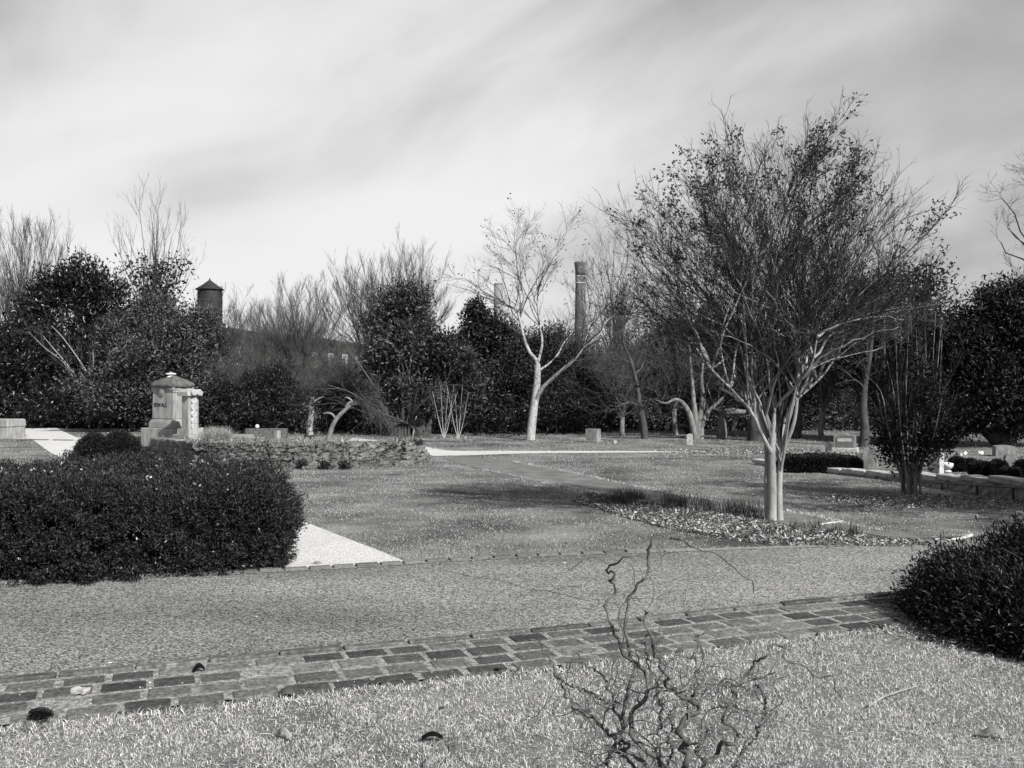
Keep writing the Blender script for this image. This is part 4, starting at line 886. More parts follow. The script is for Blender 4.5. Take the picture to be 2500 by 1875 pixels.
k &= (rng.random(len(e)) < np.clip((e[:, 2] - 2.2) / 1.8, .03, 1)) & ((np.sin(e[:, 0] * 3.7) + np.sin(e[:, 2] * 4.3 + e[:, 1] * 2)) > -.7); e = e[k]
c_ = np.repeat(e, 9, 0) + rng.normal(size=(len(e) * 9, 3)) * A([.055, .055, .05]); leaves(sf, np.repeat(c_, 3, 0), rng.normal(size=(len(c_) * 3, 3)), .030, .024, .5)
def seeds(root): lb = MB(); tubes(lb, *VL, 6); obj('limbs', lb, M['limb'], root, True); obj('seed_clusters', sf, M['seed'], root)
tree('crape_myrtle', 'tall crape myrtle with smooth pale trunks and a dense bare crown in the planting bed', 'tree', b0, [ST], [l1, l2, l3, l4, l1b, top], None, 'bark_myrtle', 'twig_dark', extra=seeds, sides=(9, 3))
t = MB()
# ---- pale-trunked tree in the centre ------------------------------------
b1 = G(1296, 1074); d1 = b1[1]
def c3(u, v, dd=0): return P(u, v, d1 + dd)
st = [([c3(1294, 1078), c3(1298, 1040), c3(1303, 1000), c3(1308, 960), c3(1312, 925), c3(1312, 890)], .19, .12),
      ([c3(1312, 900), c3(1311, 882), c3(1290, 855), c3(1278, 820), c3(1270, 785), c3(1262, 760), c3(1240, 745, .3), c3(1215, 730, .5), c3(1180, 712, .8), c3(1150, 690, 1)], .085, .018),
      ([c3(1313, 885), c3(1320, 860), c3(1324, 830), c3(1317, 790, .2), c3(1312, 745, .3), c3(1315, 700, .3), c3(1322, 655, .4), c3(1345, 615, .4), c3(1375, 590, .4)], .06, .012),
      ([c3(1262, 765), c3(1278, 735, -.3), c3(1275, 705, -.4), c3(1265, 670, -.5), c3(1262, 640, -.5), c3(1255, 600, -.6)], .045, .010),
      ([c3(1305, 985), c3(1322, 950, -.2), c3(1342, 930, -.4), c3(1370, 905, -.7), c3(1400, 880, -.9), c3(1422, 850, -1.1), c3(1433, 810, -1.2), c3(1440, 760, -1.3), c3(1448, 700, -1.4), c3(1478, 640, -1.5)], .095, .012),
      ([c3(1315, 905), c3(1340, 888, .3), c3(1362, 865, .5), c3(1375, 840, .7), c3(1398, 810, .9)], .045, .015),
      ([c3(1425, 848, -1.1), c3(1440, 838, -1.2), c3(1465, 815, -1.3), c3(1480, 785, -1.3), c3(1500, 770, -1.3)], .04, .012)]
S1 = limbs(st, 16)
a1 = spawn(cat((S1[0][1:], S1[1][1:])), 13, 3.0, (22, 55), .22, 10, .13, .30, 1., .5, upstep=.02, rmin=.006, tipfirst=True)
a2 = spawn(a1, 7, 1.25, (20, 55), .15, 7, .15, .2, 1, .55, rmin=.0045); a3 = spawn(a2, 4, .5, (20, 55), .1, 4, .15, .2, 1, .6, rmin=.0035)
fm_ = MB(); e = a2[0][::5, -1]; e = e[e[:, 2] > H + 3.0]; c_ = np.repeat(e, 4, 0) + rng.normal(size=(len(e) * 4, 3)) * .1; leaves(fm_, c_, rng.normal(size=(len(c_), 3)) - A([0, 0, .6]), .10, .05)
tree('bare_tree', 'bare tree with a stout pale trunk and wide spreading forked limbs near the centre', 'tree', b1, [S1], [a1, a2, a3], fm_, 'bark_white', 'twig', 'leaf_pale', sides=(10, 3))

# ---- generic trees placed by their foot, crown centre and radii ----------
def vase(name, label, u, vb, d, crown, n, levels, tm='bark_mid', wm='twig', r0=.06, fork=.25, trunk_r=.12, L=(2.2, .9, .4), cnt=(9, 5, 3), low=-.1, bow=.5, gf=None, K=12, rmin=.005, leafs=None, fm='leaf', stems=1, up=.25, wig=.05, ang=(14, 38), group=None, upstep=.04, twigdens=1):
    cu, cv, ru, rv = crown; b = P(u, 0, d); b[2] = float(T(0, d)) if d < 60 else -.4
    if gf is not None: b[2] = gf
    c = P(cu, cv, d); R = (ru / 2400 * d, ru / 2400 * d * .85, rv / 2400 * d)
    F = b + (c - b) * fork
    tr = []
    if stems == 1:
        tr.append(limbs([([b - A([0, 0, .1]), b * .6 + F * .4 + rng.normal(size=3) * .08, F], trunk_r, trunk_r * .75)], 10)); bot = [F]
    else:
        ls = []; bot = []
        for i in range(stems):
            o = A([math.cos(i * 2.4), math.sin(i * 2.4), 0]); s = b + o * .22 * rng.random(); e_ = F + o * R[0] * .28; ls.append(([s - A([0, 0, .1]), s * .5 + e_ * .5 - o * .1, e_], trunk_r * rng.uniform(.6, 1), trunk_r * .5)); bot += [e_, ls[-1][0][1] * .3 + e_ * .7]
        tr.append(limbs(ls, 10))
    VL = vase_limbs(None, (c, R), n, r0, bow, wig, K, low, .2, bottom=bot); cur = VL; tw = []
    for k in range(levels): cur = spawn(cur, cnt[k] + (k == 1) * 2, L[k], ang, up, (9, 6, 4)[k], wig * 1.4 + .03, .2, 1, .55, upstep=upstep, rmin=rmin * (1, .8, .65)[k], tipfirst=(k == 0)); tw.append(cur)
    f = None
    if leafs:
        f = MB(); frac, per, ln, wd, sp, zlo, zhi = leafs; e_ = cur[0][:, -1] if levels < 3 else tw[-2][0][:, -1]; hz = (e_[:, 2] - b[2]); zz = H - (np.asarray([zhi, zlo]) - 937.5) / 2400 * d
        e_ = e_[(e_[:, 2] < zz[0]) & (e_[:, 2] > zz[1])]; e_ = e_[rng.random(len(e_)) < frac]; c_ = np.repeat(e_, per, 0) + rng.normal(size=(len(e_) * per, 3)) * sp; leaves(f, c_, rng.normal(size=(len(c_), 3)) + A([0, 0, -.2]), ln * rng.uniform(.6, 1.2, len(c_)), wd)
    return tree(name, label, 'tree', b, tr, [VL] + tw, f, tm, wm, fm, group)
# bare trees behind the screen
vase('bare_tree', 'bushy bare tree at the far left edge, behind the dark magnolia', 55, 0, 52., (60, 760, 125, 215), 50, 3, 'bark_mid', 'twig', .06, .35, .16, L=(2.4, 1.3, .5), cnt=(8, 6, 2), low=-.1, up=.45, ang=(8, 26), rmin=.008)
vase('bare_tree', 'tall thin bare tree with upright whips, between the magnolia and the water tower', 372, 0, 47., (378, 700, 105, 225), 20, 3, 'bark_mid', 'twig', .06, .45, .15, L=(2.6, 1.2, .5), cnt=(6, 3, 1), low=.0, up=.4, ang=(10, 28), rmin=.007, leafs=(.5, 8, .22, .10, .25, 790, 640), fm='leaf_dark')
vase('bare_tree', 'small pale twiggy tree directly right of the water tower', 548, 0, 46., (545, 830, 95, 105), 24, 3, 'bark_pale', 'twig', .05, .5, .12, L=(1.6, .8, .4), cnt=(8, 5, 2), low=-.5, rmin=.006, up=.3)
vase('bare_tree', 'spindly bare tree in front of the mill roof', 735, 0, 58., (730, 840, 130, 125), 48, 3, 'bark_mid', 'twig_pale', .06, .45, .16, L=(2.6, 1.2, .5), cnt=(9, 6, 2), low=-.5, up=.4, ang=(10, 30), rmin=.008)
vase('bare_tree', 'second spindly bare tree in front of the mill, with lower crown', 655, 0, 62., (640, 880, 110, 100), 44, 3, 'bark_mid', 'twig_pale', .06, .4, .16, L=(2.4, 1.2, .5), cnt=(9, 6, 2), low=-.5, up=.4, ang=(10, 30), rmin=.008)
vase('bare_tree', 'wide fan-shaped bare tree leaning left behind the grey-leaved tree', 945, 0, 48., (950, 800, 150, 135), 60, 3, 'bark_mid', 'twig', .06, .35, .17, L=(2.6, 1.2, .5), cnt=(9, 6, 2), low=-.1, up=.35, ang=(8, 26), rmin=.007, stems=5)
vase('bare_tree', 'slender pointed bare tree rising above the grey-leaved tree', 1015, 0, 46., (1015, 720, 60, 130), 14, 3, 'bark_mid', 'twig', .05, .5, .14, L=(1.6, .9, .4), cnt=(6, 3, 1), low=-.3, up=.4, ang=(10, 30), rmin=.007)
vase('bare_tree', 'faint feathery bare tree between the brick chimney and the crape myrtle', 1500, 0, 50., (1500, 740, 95, 170), 20, 3, 'bark_mid', 'twig', .05, .45, .15, L=(2.2, 1.1, .5), cnt=(7, 4, 2), low=-.3, up=.3, ang=(14, 40), rmin=.006, wig=.08)
vase('bare_tree', 'low twiggy bare tree right of the brick chimney above the leaning branches', 1560, 0, 44., (1570, 880, 130, 120), 36, 3, 'bark_mid', 'twig', .05, .35, .14, L=(1.8, 1.0, .4), cnt=(9, 5, 2), low=-.4, up=.15, ang=(18, 50), rmin=.006, wig=.09, leafs=(.10, 5, .12, .06, .2, 1000, 760), fm='leaf')
vase('bare_tree', 'big bare oak reaching in from the right edge above the dark evergreens', 2640, 0, 40., (2610, 590, 215, 240), 26, 3, 'bark_dark', 'twig_dark', .10, .45, .3, L=(2.0, 1.0, .45), cnt=(7, 4, 2), low=-.7, up=.1, ang=(25, 60), rmin=.008, wig=.12)
for u, d_, c_, n_, lab in [(1520, 39.5, (1520, 930, 80, 110), 22, 'small grey bare tree left of the leaning woodland trunk'), (1650, 40.5, (1640, 880, 100, 130), 26, 'grey bare tree directly behind the gnarled many-trunked tree'), (1800, 39.5, (1810, 900, 90, 130), 22, 'grey bare tree behind the left stems of the crape myrtle'), (2010, 37.5, (2010, 880, 90, 150), 22, 'grey bare tree between the crape myrtle and the many-stemmed shrub')]:
    vase('bare_tree', lab, u, 0, d_, c_, n_, 3, 'bark_mid', 'twig_pale', .045, .35, .12, L=(1.7, .9, .4), cnt=(8, 4, 2), low=-.5, up=.12, ang=(18, 50), rmin=.006, wig=.09)
# twiggy thicket in front of the mill
for i, (u, v, ru, rv, lab) in enumerate([(600, 960, 90, 70, 'tangled bare thicket left of centre, before the mill'), (760, 970, 110, 80, 'tangled bare thicket behind the leaning terrace tree'), (860, 950, 90, 85, 'tangled bare thicket left of the grey-leaved tree')]):
    vase('bare_shrub', lab, u, 0, 44. + i, (u, v, ru, rv), 60, 3, 'twig_pale', 'twig_pale', .02, .15, .04, L=(1.6, .9, .4), cnt=(8, 6, 3), low=-.7, up=.2, ang=(15, 45), rmin=.006, wig=.08, stems=4)
# the large forked tree under the grey leaves
bf = P(972, 0, 39.2); bf[2] = -.4
def f3(u, v, dd=0): return P(u, v, 39.2 + dd)
st = [([f3(955 + i * 9, 1078), f3(958 + i * 8, 1040), f3(a, b_, dd), f3(c, e_, dd * 1.5), f3(g_, h_, dd * 2)], r, r * .3) for i, (a, b_, c, e_, g_, h_, dd, r) in enumerate(
    [(930, 985, 895, 915, 850, 860, -.5, .10), (945, 975, 925, 900, 905, 840, .4, .09), (962, 960, 958, 890, 955, 820, .2, .10), (985, 960, 1000, 900, 1010, 820, -.3, .10), (1005, 985, 1035, 930, 1060, 880, .3, .08), (1015, 1000, 1060, 960, 1100, 930, -.6, .07), (925, 1005, 860, 960, 800, 940, -.8, .06), (900, 1010, 830, 985, 760, 990, .4, .05)])]
F1 = limbs(st, 12); f2_ = spawn(F1, 10, 1.8, (15, 50), .1, 8, .12, .3, 1, .5, rmin=.007); f3_ = spawn(f2_, 5, .8, (15, 50), .1, 5, .12, .2, 1, .5, rmin=.005)
tree('forked_tree', 'broad many-stemmed bare tree whose trunks fan out below the grey-leaved crown', 'tree', bf, [F1], [f2_, f3_], None, 'bark_dark', 'twig', sides=(8, 3))

def evergreen(name, label, u, d, blobs, nclump, per, ln, wd, fm, cr=.16, trunk=(None), inner=.55, cat='tree', tm='bark_dark', outw=.8, shade=True, gz=None, trw=.14):
    bl = [(P(a, b, d + (c_ if len(x) == 0 else x[0])), (ra / 2400 * d, ra / 2400 * d * .8, rb / 2400 * d)) for a, b, ra, rb, c_, *x in blobs]
    b = P(u, 0, d); b[2] = (float(T(0, d)) if d < 60 else -.4) if gz is None else gz; f = MB()
    blobs_leaves(f, bl, nclump, per, cr, ln, wd, inner, .3, outw)
    ls = []
    for i, (c_, R) in enumerate(bl):
        top_ = c_ + A([0, 0, R[2] * .7]); ls.append(([b - A([0, 0, .1]) + A([.05 * i, 0, 0]), b * .6 + c_ * .4, c_ * .7 + top_ * .3, top_], trw, .02))
        for k in range(5): q_ = unit(rng.normal(size=3)); ls.append(([b * .45 + c_ * .55, c_ + q_ * A(R) * .4, c_ + q_ * A(R) * .85], trw * .35, .012))
    K = limbs(ls, 8); br = spawn(K, 5, .9, (25, 60), .1, 5, .1, .4, 1, .4, rmin=.006)
    return tree(name, label, cat, b, [K], [br], f, tm, 'twig_dark', fm)
# left magnolia (dark, glossy) and its neighbours
evergreen('magnolia_tree', 'tall dark glossy magnolia at the left with a ragged top', 190, 50., [(195, 690, 60, 50, 0), (150, 780, 110, 90, 0), (260, 760, 75, 80, 1), (90, 900, 120, 110, -1), (210, 900, 130, 120, 0), (20, 930, 90, 110, -2), (300, 850, 90, 110, 1), (130, 990, 160, 60, -2)], 4600, 16, .24, .10, 'magnolia', .20, inner=.6)
evergreen('evergreen_tree', 'grey-green leafy tree between the magnolia and the grave monument', 380, 44., [(370, 770, 55, 50, 0), (320, 830, 90, 70, 0), (430, 810, 90, 70, 0), (395, 900, 130, 90, -1), (300, 960, 110, 70, -1), (470, 880, 80, 90, 1), (400, 990, 140, 60, 0)], 3600, 15, .19, .07, 'leaf_pale', .20, inner=.5)
evergreen('evergreen_tree', 'loose leafy tree behind the grave monument, under the water tower', 500, 48., [(505, 840, 60, 50, 0), (480, 900, 85, 70, 0), (540, 960, 70, 80, 1), (450, 960, 80, 80, 0)], 1500, 14, .20, .08, 'leaf', .22, inner=.4)
evergreen('evergreen_shrub', 'dark rounded evergreen shrub right of the grave monument', 650, 43., [(640, 985, 105, 75, 0), (700, 1010, 80, 55, 0), (590, 1010, 70, 55, 0), (655, 930, 60, 40, 0)], 1700, 14, .15, .06, 'leaf', .18, inner=.5, cat='shrub')
evergreen('dark_hedge', 'low dark evergreen hedge below the magnolia behind the gravel path', 220, 47.5, [(140, 1018, 90, 36, 0), (240, 1020, 100, 38, 0), (330, 1020, 80, 36, 0), (30, 1010, 80, 40, 0)], 2000, 12, .10, .04, 'leaf_dark', .12, inner=.6, cat='hedge', trw=.05)
# grey-leaved tree in the centre left
evergreen('evergreen_tree', 'grey-leaved tree with tiered clumps above the fan of bare trunks', 1020, 40., [(985, 730, 60, 35, 0), (975, 790, 85, 50, .5), (1010, 850, 95, 55, -.5), (960, 880, 80, 40, 0), (1050, 890, 80, 55, .5), (1090, 940, 85, 60, 1), (1000, 950, 90, 45, 0), (1120, 880, 50, 35, 1)], 2300, 15, .20, .075, 'leaf_pale', .20, inner=.45, trw=.16)
evergreen('magnolia_tree', 'dark pointed magnolia directly below the pale chimney', 1180, 50., [(1160, 770, 24, 38, 0), (1180, 810, 50, 45, 0), (1220, 830, 45, 45, 0), (1170, 880, 90, 70, 0), (1240, 900, 80, 70, 0)], 2200, 16, .22, .09, 'magnolia', .17, inner=.6)
evergreen('evergreen_tree', 'dark broad evergreen behind the pale central trunk', 1300, 46., [(1340, 850, 60, 45, 0), (1300, 880, 80, 60, 0), (1400, 880, 70, 55, 0), (1240, 960, 120, 90, 0), (1360, 960, 120, 90, 0), (1180, 1000, 90, 75, 0), (1430, 1000, 70, 75, 0), (1290, 1030, 140, 50, -1)], 4300, 15, .17, .065, 'leaf', .19, inner=.5)
evergreen('evergreen_shrub', 'glossy dark shrubs at the foot of the broad central evergreen', 1340, 43., [(1200, 1040, 70, 35, 0), (1330, 1035, 80, 40, 0), (1430, 1030, 55, 45, 0)], 1500, 12, .12, .055, 'magnolia', .14, inner=.55, cat='shrub', trw=.05)
# behind the myrtle and right
evergreen('evergreen_tree', 'leafy dark tree behind the left side of the crape myrtle', 1690, 42., [(1640, 850, 110, 70, 0), (1750, 830, 110, 80, 0), (1700, 920, 140, 60, 0), (1560, 930, 70, 50, 0)], 1050, 13, .19, .08, 'leaf', .28, inner=.2, trw=.22)
evergreen('evergreen_tree', 'leafy dark tree behind the trunk of the crape myrtle', 1900, 40., [(1880, 860, 120, 80, 0), (1980, 900, 110, 90, 0), (1840, 950, 110, 50, 0), (2040, 830, 90, 80, 0)], 1150, 13, .19, .08, 'leaf', .28, inner=.2, trw=.22)
evergreen('evergreen_tree', 'tall loose-leaved tree rising behind the right side of the crape myrtle', 2180, 36., [(2150, 720, 90, 70, 0), (2240, 760, 80, 70, 0), (2170, 820, 120, 80, 0), (2100, 880, 100, 80, 0), (2290, 850, 80, 80, 0), (2200, 930, 130, 80, 0), (2270, 680, 40, 40, 0)], 1500, 12, .17, .08, 'leaf_dark', .26, inner=.15, trw=.16)
evergreen('magnolia_tree', 'massive near-black evergreen filling the right edge of the view', 2440, 33., [(2430, 830, 120, 100, 0), (2520, 800, 120, 100, 0), (2350, 900, 90, 90, 0), (2440, 950, 140, 100, -.5), (2560, 950, 120, 130, 0), (2360, 1000, 80, 60, 0), (2500, 770, 60, 50, 0)], 5200, 15, .17, .07, 'leaf_dark', .18, inner=.55, trw=.25)
for u, d, tr, lab, st in [(1574, 37.5, .16, 'grey trunk leaning left, left of the small round-topped gravestone', [(1574, 1088), (1572, 1040), (1562, 990), (1555, 940), (1540, 880)]),
                      (1845, 36.5, .40, 'thick ivy-clad trunk directly left of the crape myrtle stems', [(1848, 1100), (1845, 1050), (1842, 990), (1845, 920), (1840, 850)]),
                      (1942, 38., .24, 'dim trunk right of the crape myrtle stems', [(1942, 1098), (1945, 1050), (1950, 1000), (1946, 930), (1950, 850)]),
                      (2108, 33., .20, 'leaning grey trunk left of the leafy multi-stem shrub', [(2108, 1100), (2112, 1050), (2108, 1000), (2112, 940), (2125, 860)])]:
    st = st + [(2 * st[-1][0] - st[-2][0] - 6, 2 * st[-1][1] - st[-2][1]), (st[-1][0] + 10, st[-1][1] - 150)]; S_ = limbs([([P(a, b, d) for a, b in st], tr, tr * .12)], 16); s2 = spawn(S_, 9, 2.0, (35, 70), .1, 9, .14, .25, 1, .4, rmin=.01); s3 = spawn(s2, 6, 1.0, (20, 60), 0, 6, .14, .2, 1, .5, rmin=.007); s4 = spawn(s3, 3, .5, (20, 60), 0, 4, .14, .2, 1, .5, rmin=.005)
    tree('woodland_tree', lab, 'tree', P(st[0][0], st[0][1], d), [S_], [s2, s3, s4], None, 'bark_dark', 'twig', sides=(10, 3))
for u, d, lab, st in [(1700, 37.5, 'gnarled many-trunked tree behind the round-topped gravestone', [[(1700, 1088), (1690, 1030), (1672, 990), (1650, 975), (1625, 985)], [(1704, 1088), (1700, 1040), (1694, 985), (1690, 930), (1685, 880)], [(1708, 1088), (1712, 1045), (1722, 1015), (1745, 990), (1770, 965)], [(1706, 1088), (1706, 1030), (1716, 980), (1712, 920), (1720, 860)]]),
                  (1760, 38., 'dark twisted trunk right of the gnarled many-trunked tree', [[(1760, 1088), (1758, 1050), (1762, 1010), (1758, 970), (1768, 920)], [(1762, 1088), (1768, 1060), (1765, 1030), (1755, 1000), (1740, 980)], [(1762, 1010), (1790, 1004), (1820, 1006), (1850, 995), (1880, 1000)]])]:
    S_ = limbs([([P(a, b, d) for a, b in s + [(2 * s[-1][0] - s[-2][0], 2 * s[-1][1] - s[-2][1] - 20)]], .17, .015) for s in st], 14); s2 = spawn(S_, 8, 1.8, (30, 65), .1, 9, .14, .3, 1, .4, rmin=.01); s3 = spawn(s2, 6, .9, (20, 60), 0, 6, .14, .2, 1, .5, rmin=.007); s4 = spawn(s3, 3, .5, (20, 60), 0, 4, .14, .2, 1, .5, rmin=.005)
    tree('woodland_tree', lab, 'tree', P(st[0][0][0], 1088, d), [S_], [s2, s3, s4], None, 'bark_mid', 'twig', sides=(10, 3))
# small vase-shaped tree at left
b2 = P(213, 1037, 46.5)
def v3(u, v, dd=0): return P(u, v, 46.5 + dd)
st = [([v3(213, 1040), v3(217, 1020), v3(228, 992)], .14, .11), ([v3(216, 1008), v3(205, 985), v3(195, 955), v3(188, 925), v3(160, 885), v3(130, 850), v3(105, 820)], .06, .015),
      ([v3(226, 993), v3(222, 960), v3(216, 920), v3(200, 890), v3(180, 860), v3(150, 820), v3(125, 795)], .06, .012), ([v3(228, 992), v3(226, 950), v3(228, 900), v3(227, 860), v3(225, 830)], .04, .01),
      ([v3(229, 993), v3(243, 950), v3(262, 905), v3(280, 870), v3(290, 820), v3(310, 790), v3(345, 770)], .08, .015), ([v3(232, 991), v3(250, 975), v3(275, 945), v3(300, 915), v3(340, 880), v3(375, 855), v3(415, 830)], .06, .015),
      ([v3(265, 905), v3(290, 880), v3(330, 850), v3(370, 820), v3(420, 790)], .04, .01), ([v3(196, 955), v3(175, 915), v3(150, 880), v3(110, 850), v3(70, 810)], .04, .01)]
S2 = limbs(st, 12); a1 = spawn(cat((S2[0][1:], S2[1][1:])), 8, 1.9, (12, 40), .2, 8, .08, .3, 1, .5, rmin=.006); a2 = spawn(a1, 5, .9, (15, 45), .1, 5, .1, .2, 1, .5, rmin=.005)
tree('bare_tree', 'small vase-shaped bare tree in front of the magnolia beside the gravel path', 'tree', b2, [S2], [a1, a2], None, 'bark_pale', 'twig', sides=(8, 3))
# leaning tree with arching branches on the terrace
dl = 26.5; b3 = P(801, 1079, dl)
def t3(u, v, dd=0): return P(u, v, dl + dd)
st = [([t3(800, 1082), t3(808, 1050), t3(820, 1025), t3(835, 1008), t3(850, 995), t3(856, 990)], .075, .045), ([t3(820, 1024), t3(812, 1012), t3(800, 1008), t3(790, 1010)], .04, .02),
      ([t3(845, 998), t3(850, 985), t3(860, 980), t3(845, 970), t3(835, 985, .3)], .045, .018)]
S3 = limbs(st, 12); ar = []
for i in range(22):
    a = rng.uniform(0, 1) ** .8; R3 = a > .3; s = t3(850 + rng.normal() * 6, 990, 0); sp_ = rng.uniform(.35, 1)
    if R3 or i < 15: e_ = t3(855 + 150 * sp_, 1010 + 105 * sp_ ** 2 + rng.normal() * 8, rng.uniform(-.9, .6)); m1 = t3(855 + 70 * sp_, 968 + 26 * sp_ + rng.normal() * 9, 0)
    else: e_ = t3(850 - 110 * sp_, 990 + 60 * sp_, rng.uniform(-.5, .8)); m1 = t3(850 - 50 * sp_, 965 + rng.normal() * 8)
    ar.append(([s, s * .5 + m1 * .5 + A([0, 0, .08]), m1, m1 * .5 + e_ * .5 + A([0, 0, .05]), e_], .010, .003))
AR = limbs(ar, 14); a1 = spawn(AR, 7, .8, (15, 50), -.15, 7, .08, .2, 1, .5, rmin=.0035, upstep=-.06); a2 = spawn(a1, 3, .35, (15, 50), -.1, 4, .1, .2, 1, .6, rmin=.003)
tree('weeping_tree', 'small leaning weeping tree whose bare branches arch down over the stone wall', 'tree', b3, [S3], [AR, a1, a2], None, 'bark_mid', 'twig', sides=(7, 3))
# ivy covered stump
ds = 29.; S_ = limbs([([P(757, 1062, ds), P(756, 1040, ds), P(760, 1010, ds), P(758, 990, ds), P(765, 974, ds)], .11, .07), ([P(762, 985, ds), P(772, 977, ds), P(790, 968, ds)], .03, .01)], 10)
fs = MB(); c_ = np.repeat(S_[0][0], 60, 0) + rng.normal(size=(600, 3)) * A([.09, .09, .08]); leaves(fs, c_, rng.normal(size=(600, 3)), .07, .05)
tree('ivy_stump', 'pale shaggy broken stump standing on the terrace left of the weeping tree', 'stump', P(757, 1062, ds), [S_], None, fs, 'bark_pale', 'twig', 'leaf_pale')
# staked little conifer by the far path
dc = 25.5; root = thing('staked_conifer', 'thin staked weeping conifer with a flat tuft and drooping tufts by the far path', 'tree', P(1004, 1104, dc)); t = MB()
tubes(t, smooth_path([P(1002, 1106, dc), P(1007, 1070, dc), P(1012, 1040, dc), P(1013, 1028, dc), P(1017, 1016, dc)], 12)[None], np.linspace(.022, .012, 12)[None], 6); obj('trunk', t, M['bark_white'], root)
t = MB(); n = 1400; c_ = P(1016, 1031, dc) + rng.normal(size=(n, 3)) * A([.085, .085, .035]); dr = rng.normal(size=(n, 3)) * .7 + A([0, 0, -.35]); leaves(t, c_, dr, .09, .008)
for cc_, s_ in (((1010, 1088), (.04, .04, .13)), ((1026, 1083), (.05, .05, .06)), ((1022, 1100), (.035, .035, .10)), ((1027, 1108), (.03, .03, .06))): c_ = P(*cc_, dc - .1) + rng.normal(size=(420, 3)) * A(s_); leaves(t, c_, rng.normal(size=(420, 3)) * .6 - A([0, 0, .8]), .08, .01)
obj('foliage', t, M['leaf_dark'], root)
for u, lab in ((1084, 'very thin multi-stemmed sapling left of its twin before the evergreens'), (1119, 'thin pale sapling with two forks, left of the pale-trunked tree')):
    d = 38.; b = P(u, 1074, d); st = [([b, P(u - 12 * s, 1030, d), P(u + k_, 950 + rng.uniform(-15, 15), d)], .022, .006) for s, k_ in ((1, -28), (.3, -8), (-.3, 10), (-1, 24), (-.6, 34))]
    S_ = limbs(st[:5 if u == 1084 else 4], 10); a1 = spawn(S_, 6, .8, (12, 40), .2, 6, .08, .3, 1, .6, rmin=.004); a2 = spawn(a1, 3, .4, (12, 40), .2, 4, .08, .3, 1, .6, rmin=.003)
    tree('bare_sapling', lab, 'tree', b, [S_], [a1, a2], None, 'bark_white', 'twig_pale', sides=(5, 3))
# many-stemmed shrub on the right lawn
b4 = G(2225, 1212); d4 = b4[1]
def s3f(u, v, dd=0): return P(u, v, d4 + dd)
st = []
for i in range(17):
    a = (i + .5) / 17 * 2 - 1; top_u = 2222 + a * 105 + rng.normal() * 12; tv = rng.uniform(700, 860) + 130 * abs(a) ** 2; dd = rng.uniform(-.6, .6); s_ = b4 + A([a * .10 + rng.normal() * .03, rng.normal() * .10, -.04])
    st.append(([s_, s3f(2222 + a * 28, 1150, dd * .3), s3f(2222 + a * 62, 1060, dd * .6), s3f(2222 + a * 85, 960, dd * .8), s3f(top_u, tv, dd)], rng.uniform(.014, .026), .005))
S4 = limbs(st, 14); a1 = spawn(S4, 9, 1.0, (10, 30), .3, 7, .06, .3, 1, .5, rmin=.003, upstep=.04); a2 = spawn(a1, 5, .45, (12, 40), .2, 4, .08, .2, 1, .6, rmin=.0025)
fs = MB(); blobs_leaves(fs, [(s3f(2235, 1090), (.52, .5, .40)), (s3f(2275, 1060), (.36, .4, .32)), (s3f(2185, 1075), (.26, .3, .26)), (s3f(2230, 1000), (.55, .5, .5)), (s3f(2215, 900), (.4, .4, .4))], 620, 12, .07, .07, .035, .4, .2)
tree('multi_stem_shrub', 'tall many-stemmed shrub, leafy low down and bare above, on the lawn before the kerb wall', 'shrub', b4, [S4], [a1, a2], fs, 'bark_mid', 'twig', 'leaf_dark', sides=(7, 3))
# two trees standing just outside the frame to the right, whose shade falls on the road and lawn
bo = A([10.8, 10.3, .2]); S_ = limbs([([bo, bo + A([0, 0, 1.2]), bo + A([0, .05, 2.4])], .16, .12)], 8); VLo = vase_limbs(None, (bo + A([0, 0, 4.6]), (3.3, 3.6, 2.4)), 40, .05, .5, .03, 10, low=-.4, bottom=[bo + A([0, .05, 2.3])]); a1 = spawn(VLo, 9, 1.3, (15, 50), .1, 7, .08, .3, 1, .5, rmin=.006); a2 = spawn(a1, 4, .6, (15, 50), .1, 4, .08, .3, 1, .6, rmin=.005)
fo = MB(); e = a1[0][:, 3:].reshape(-1, 3); e = e[rng.random(len(e)) < .9]; c_ = np.repeat(e, 9, 0) + rng.normal(size=(len(e) * 9, 3)) * .13; leaves(fo, c_, rng.normal(size=c_.shape), .11, .06)
tree('evergreen_tree', 'broadleaf evergreen outside the right edge, shading the right side of the lawn', 'tree', bo, [S_, VLo], [a1, a2], fo, 'bark_mid', 'twig', 'leaf')
b5 = A([8.6, 6.3, 0.]); S_ = limbs([([b5, b5 + A([.05, 0, 1.2]), b5 + A([0, .05, 2.2])], .10, .08)], 8); VL5 = vase_limbs(None, (b5 + A([0, 0, 3.9]), (1.7, 1.7, 1.6)), 16, .035, .5, .03, 10, bottom=[b5 + A([0, .05, 2.1])]); a1 = spawn(VL5, 6, .9, (15, 45), .1, 6, .08, .3, 1, .5, rmin=.005)
tree('bare_tree', 'slim bare tree outside the right edge, casting streaked shade across the road', 'tree', b5, [S_, VL5], [a1], None, 'bark_mid', 'twig')
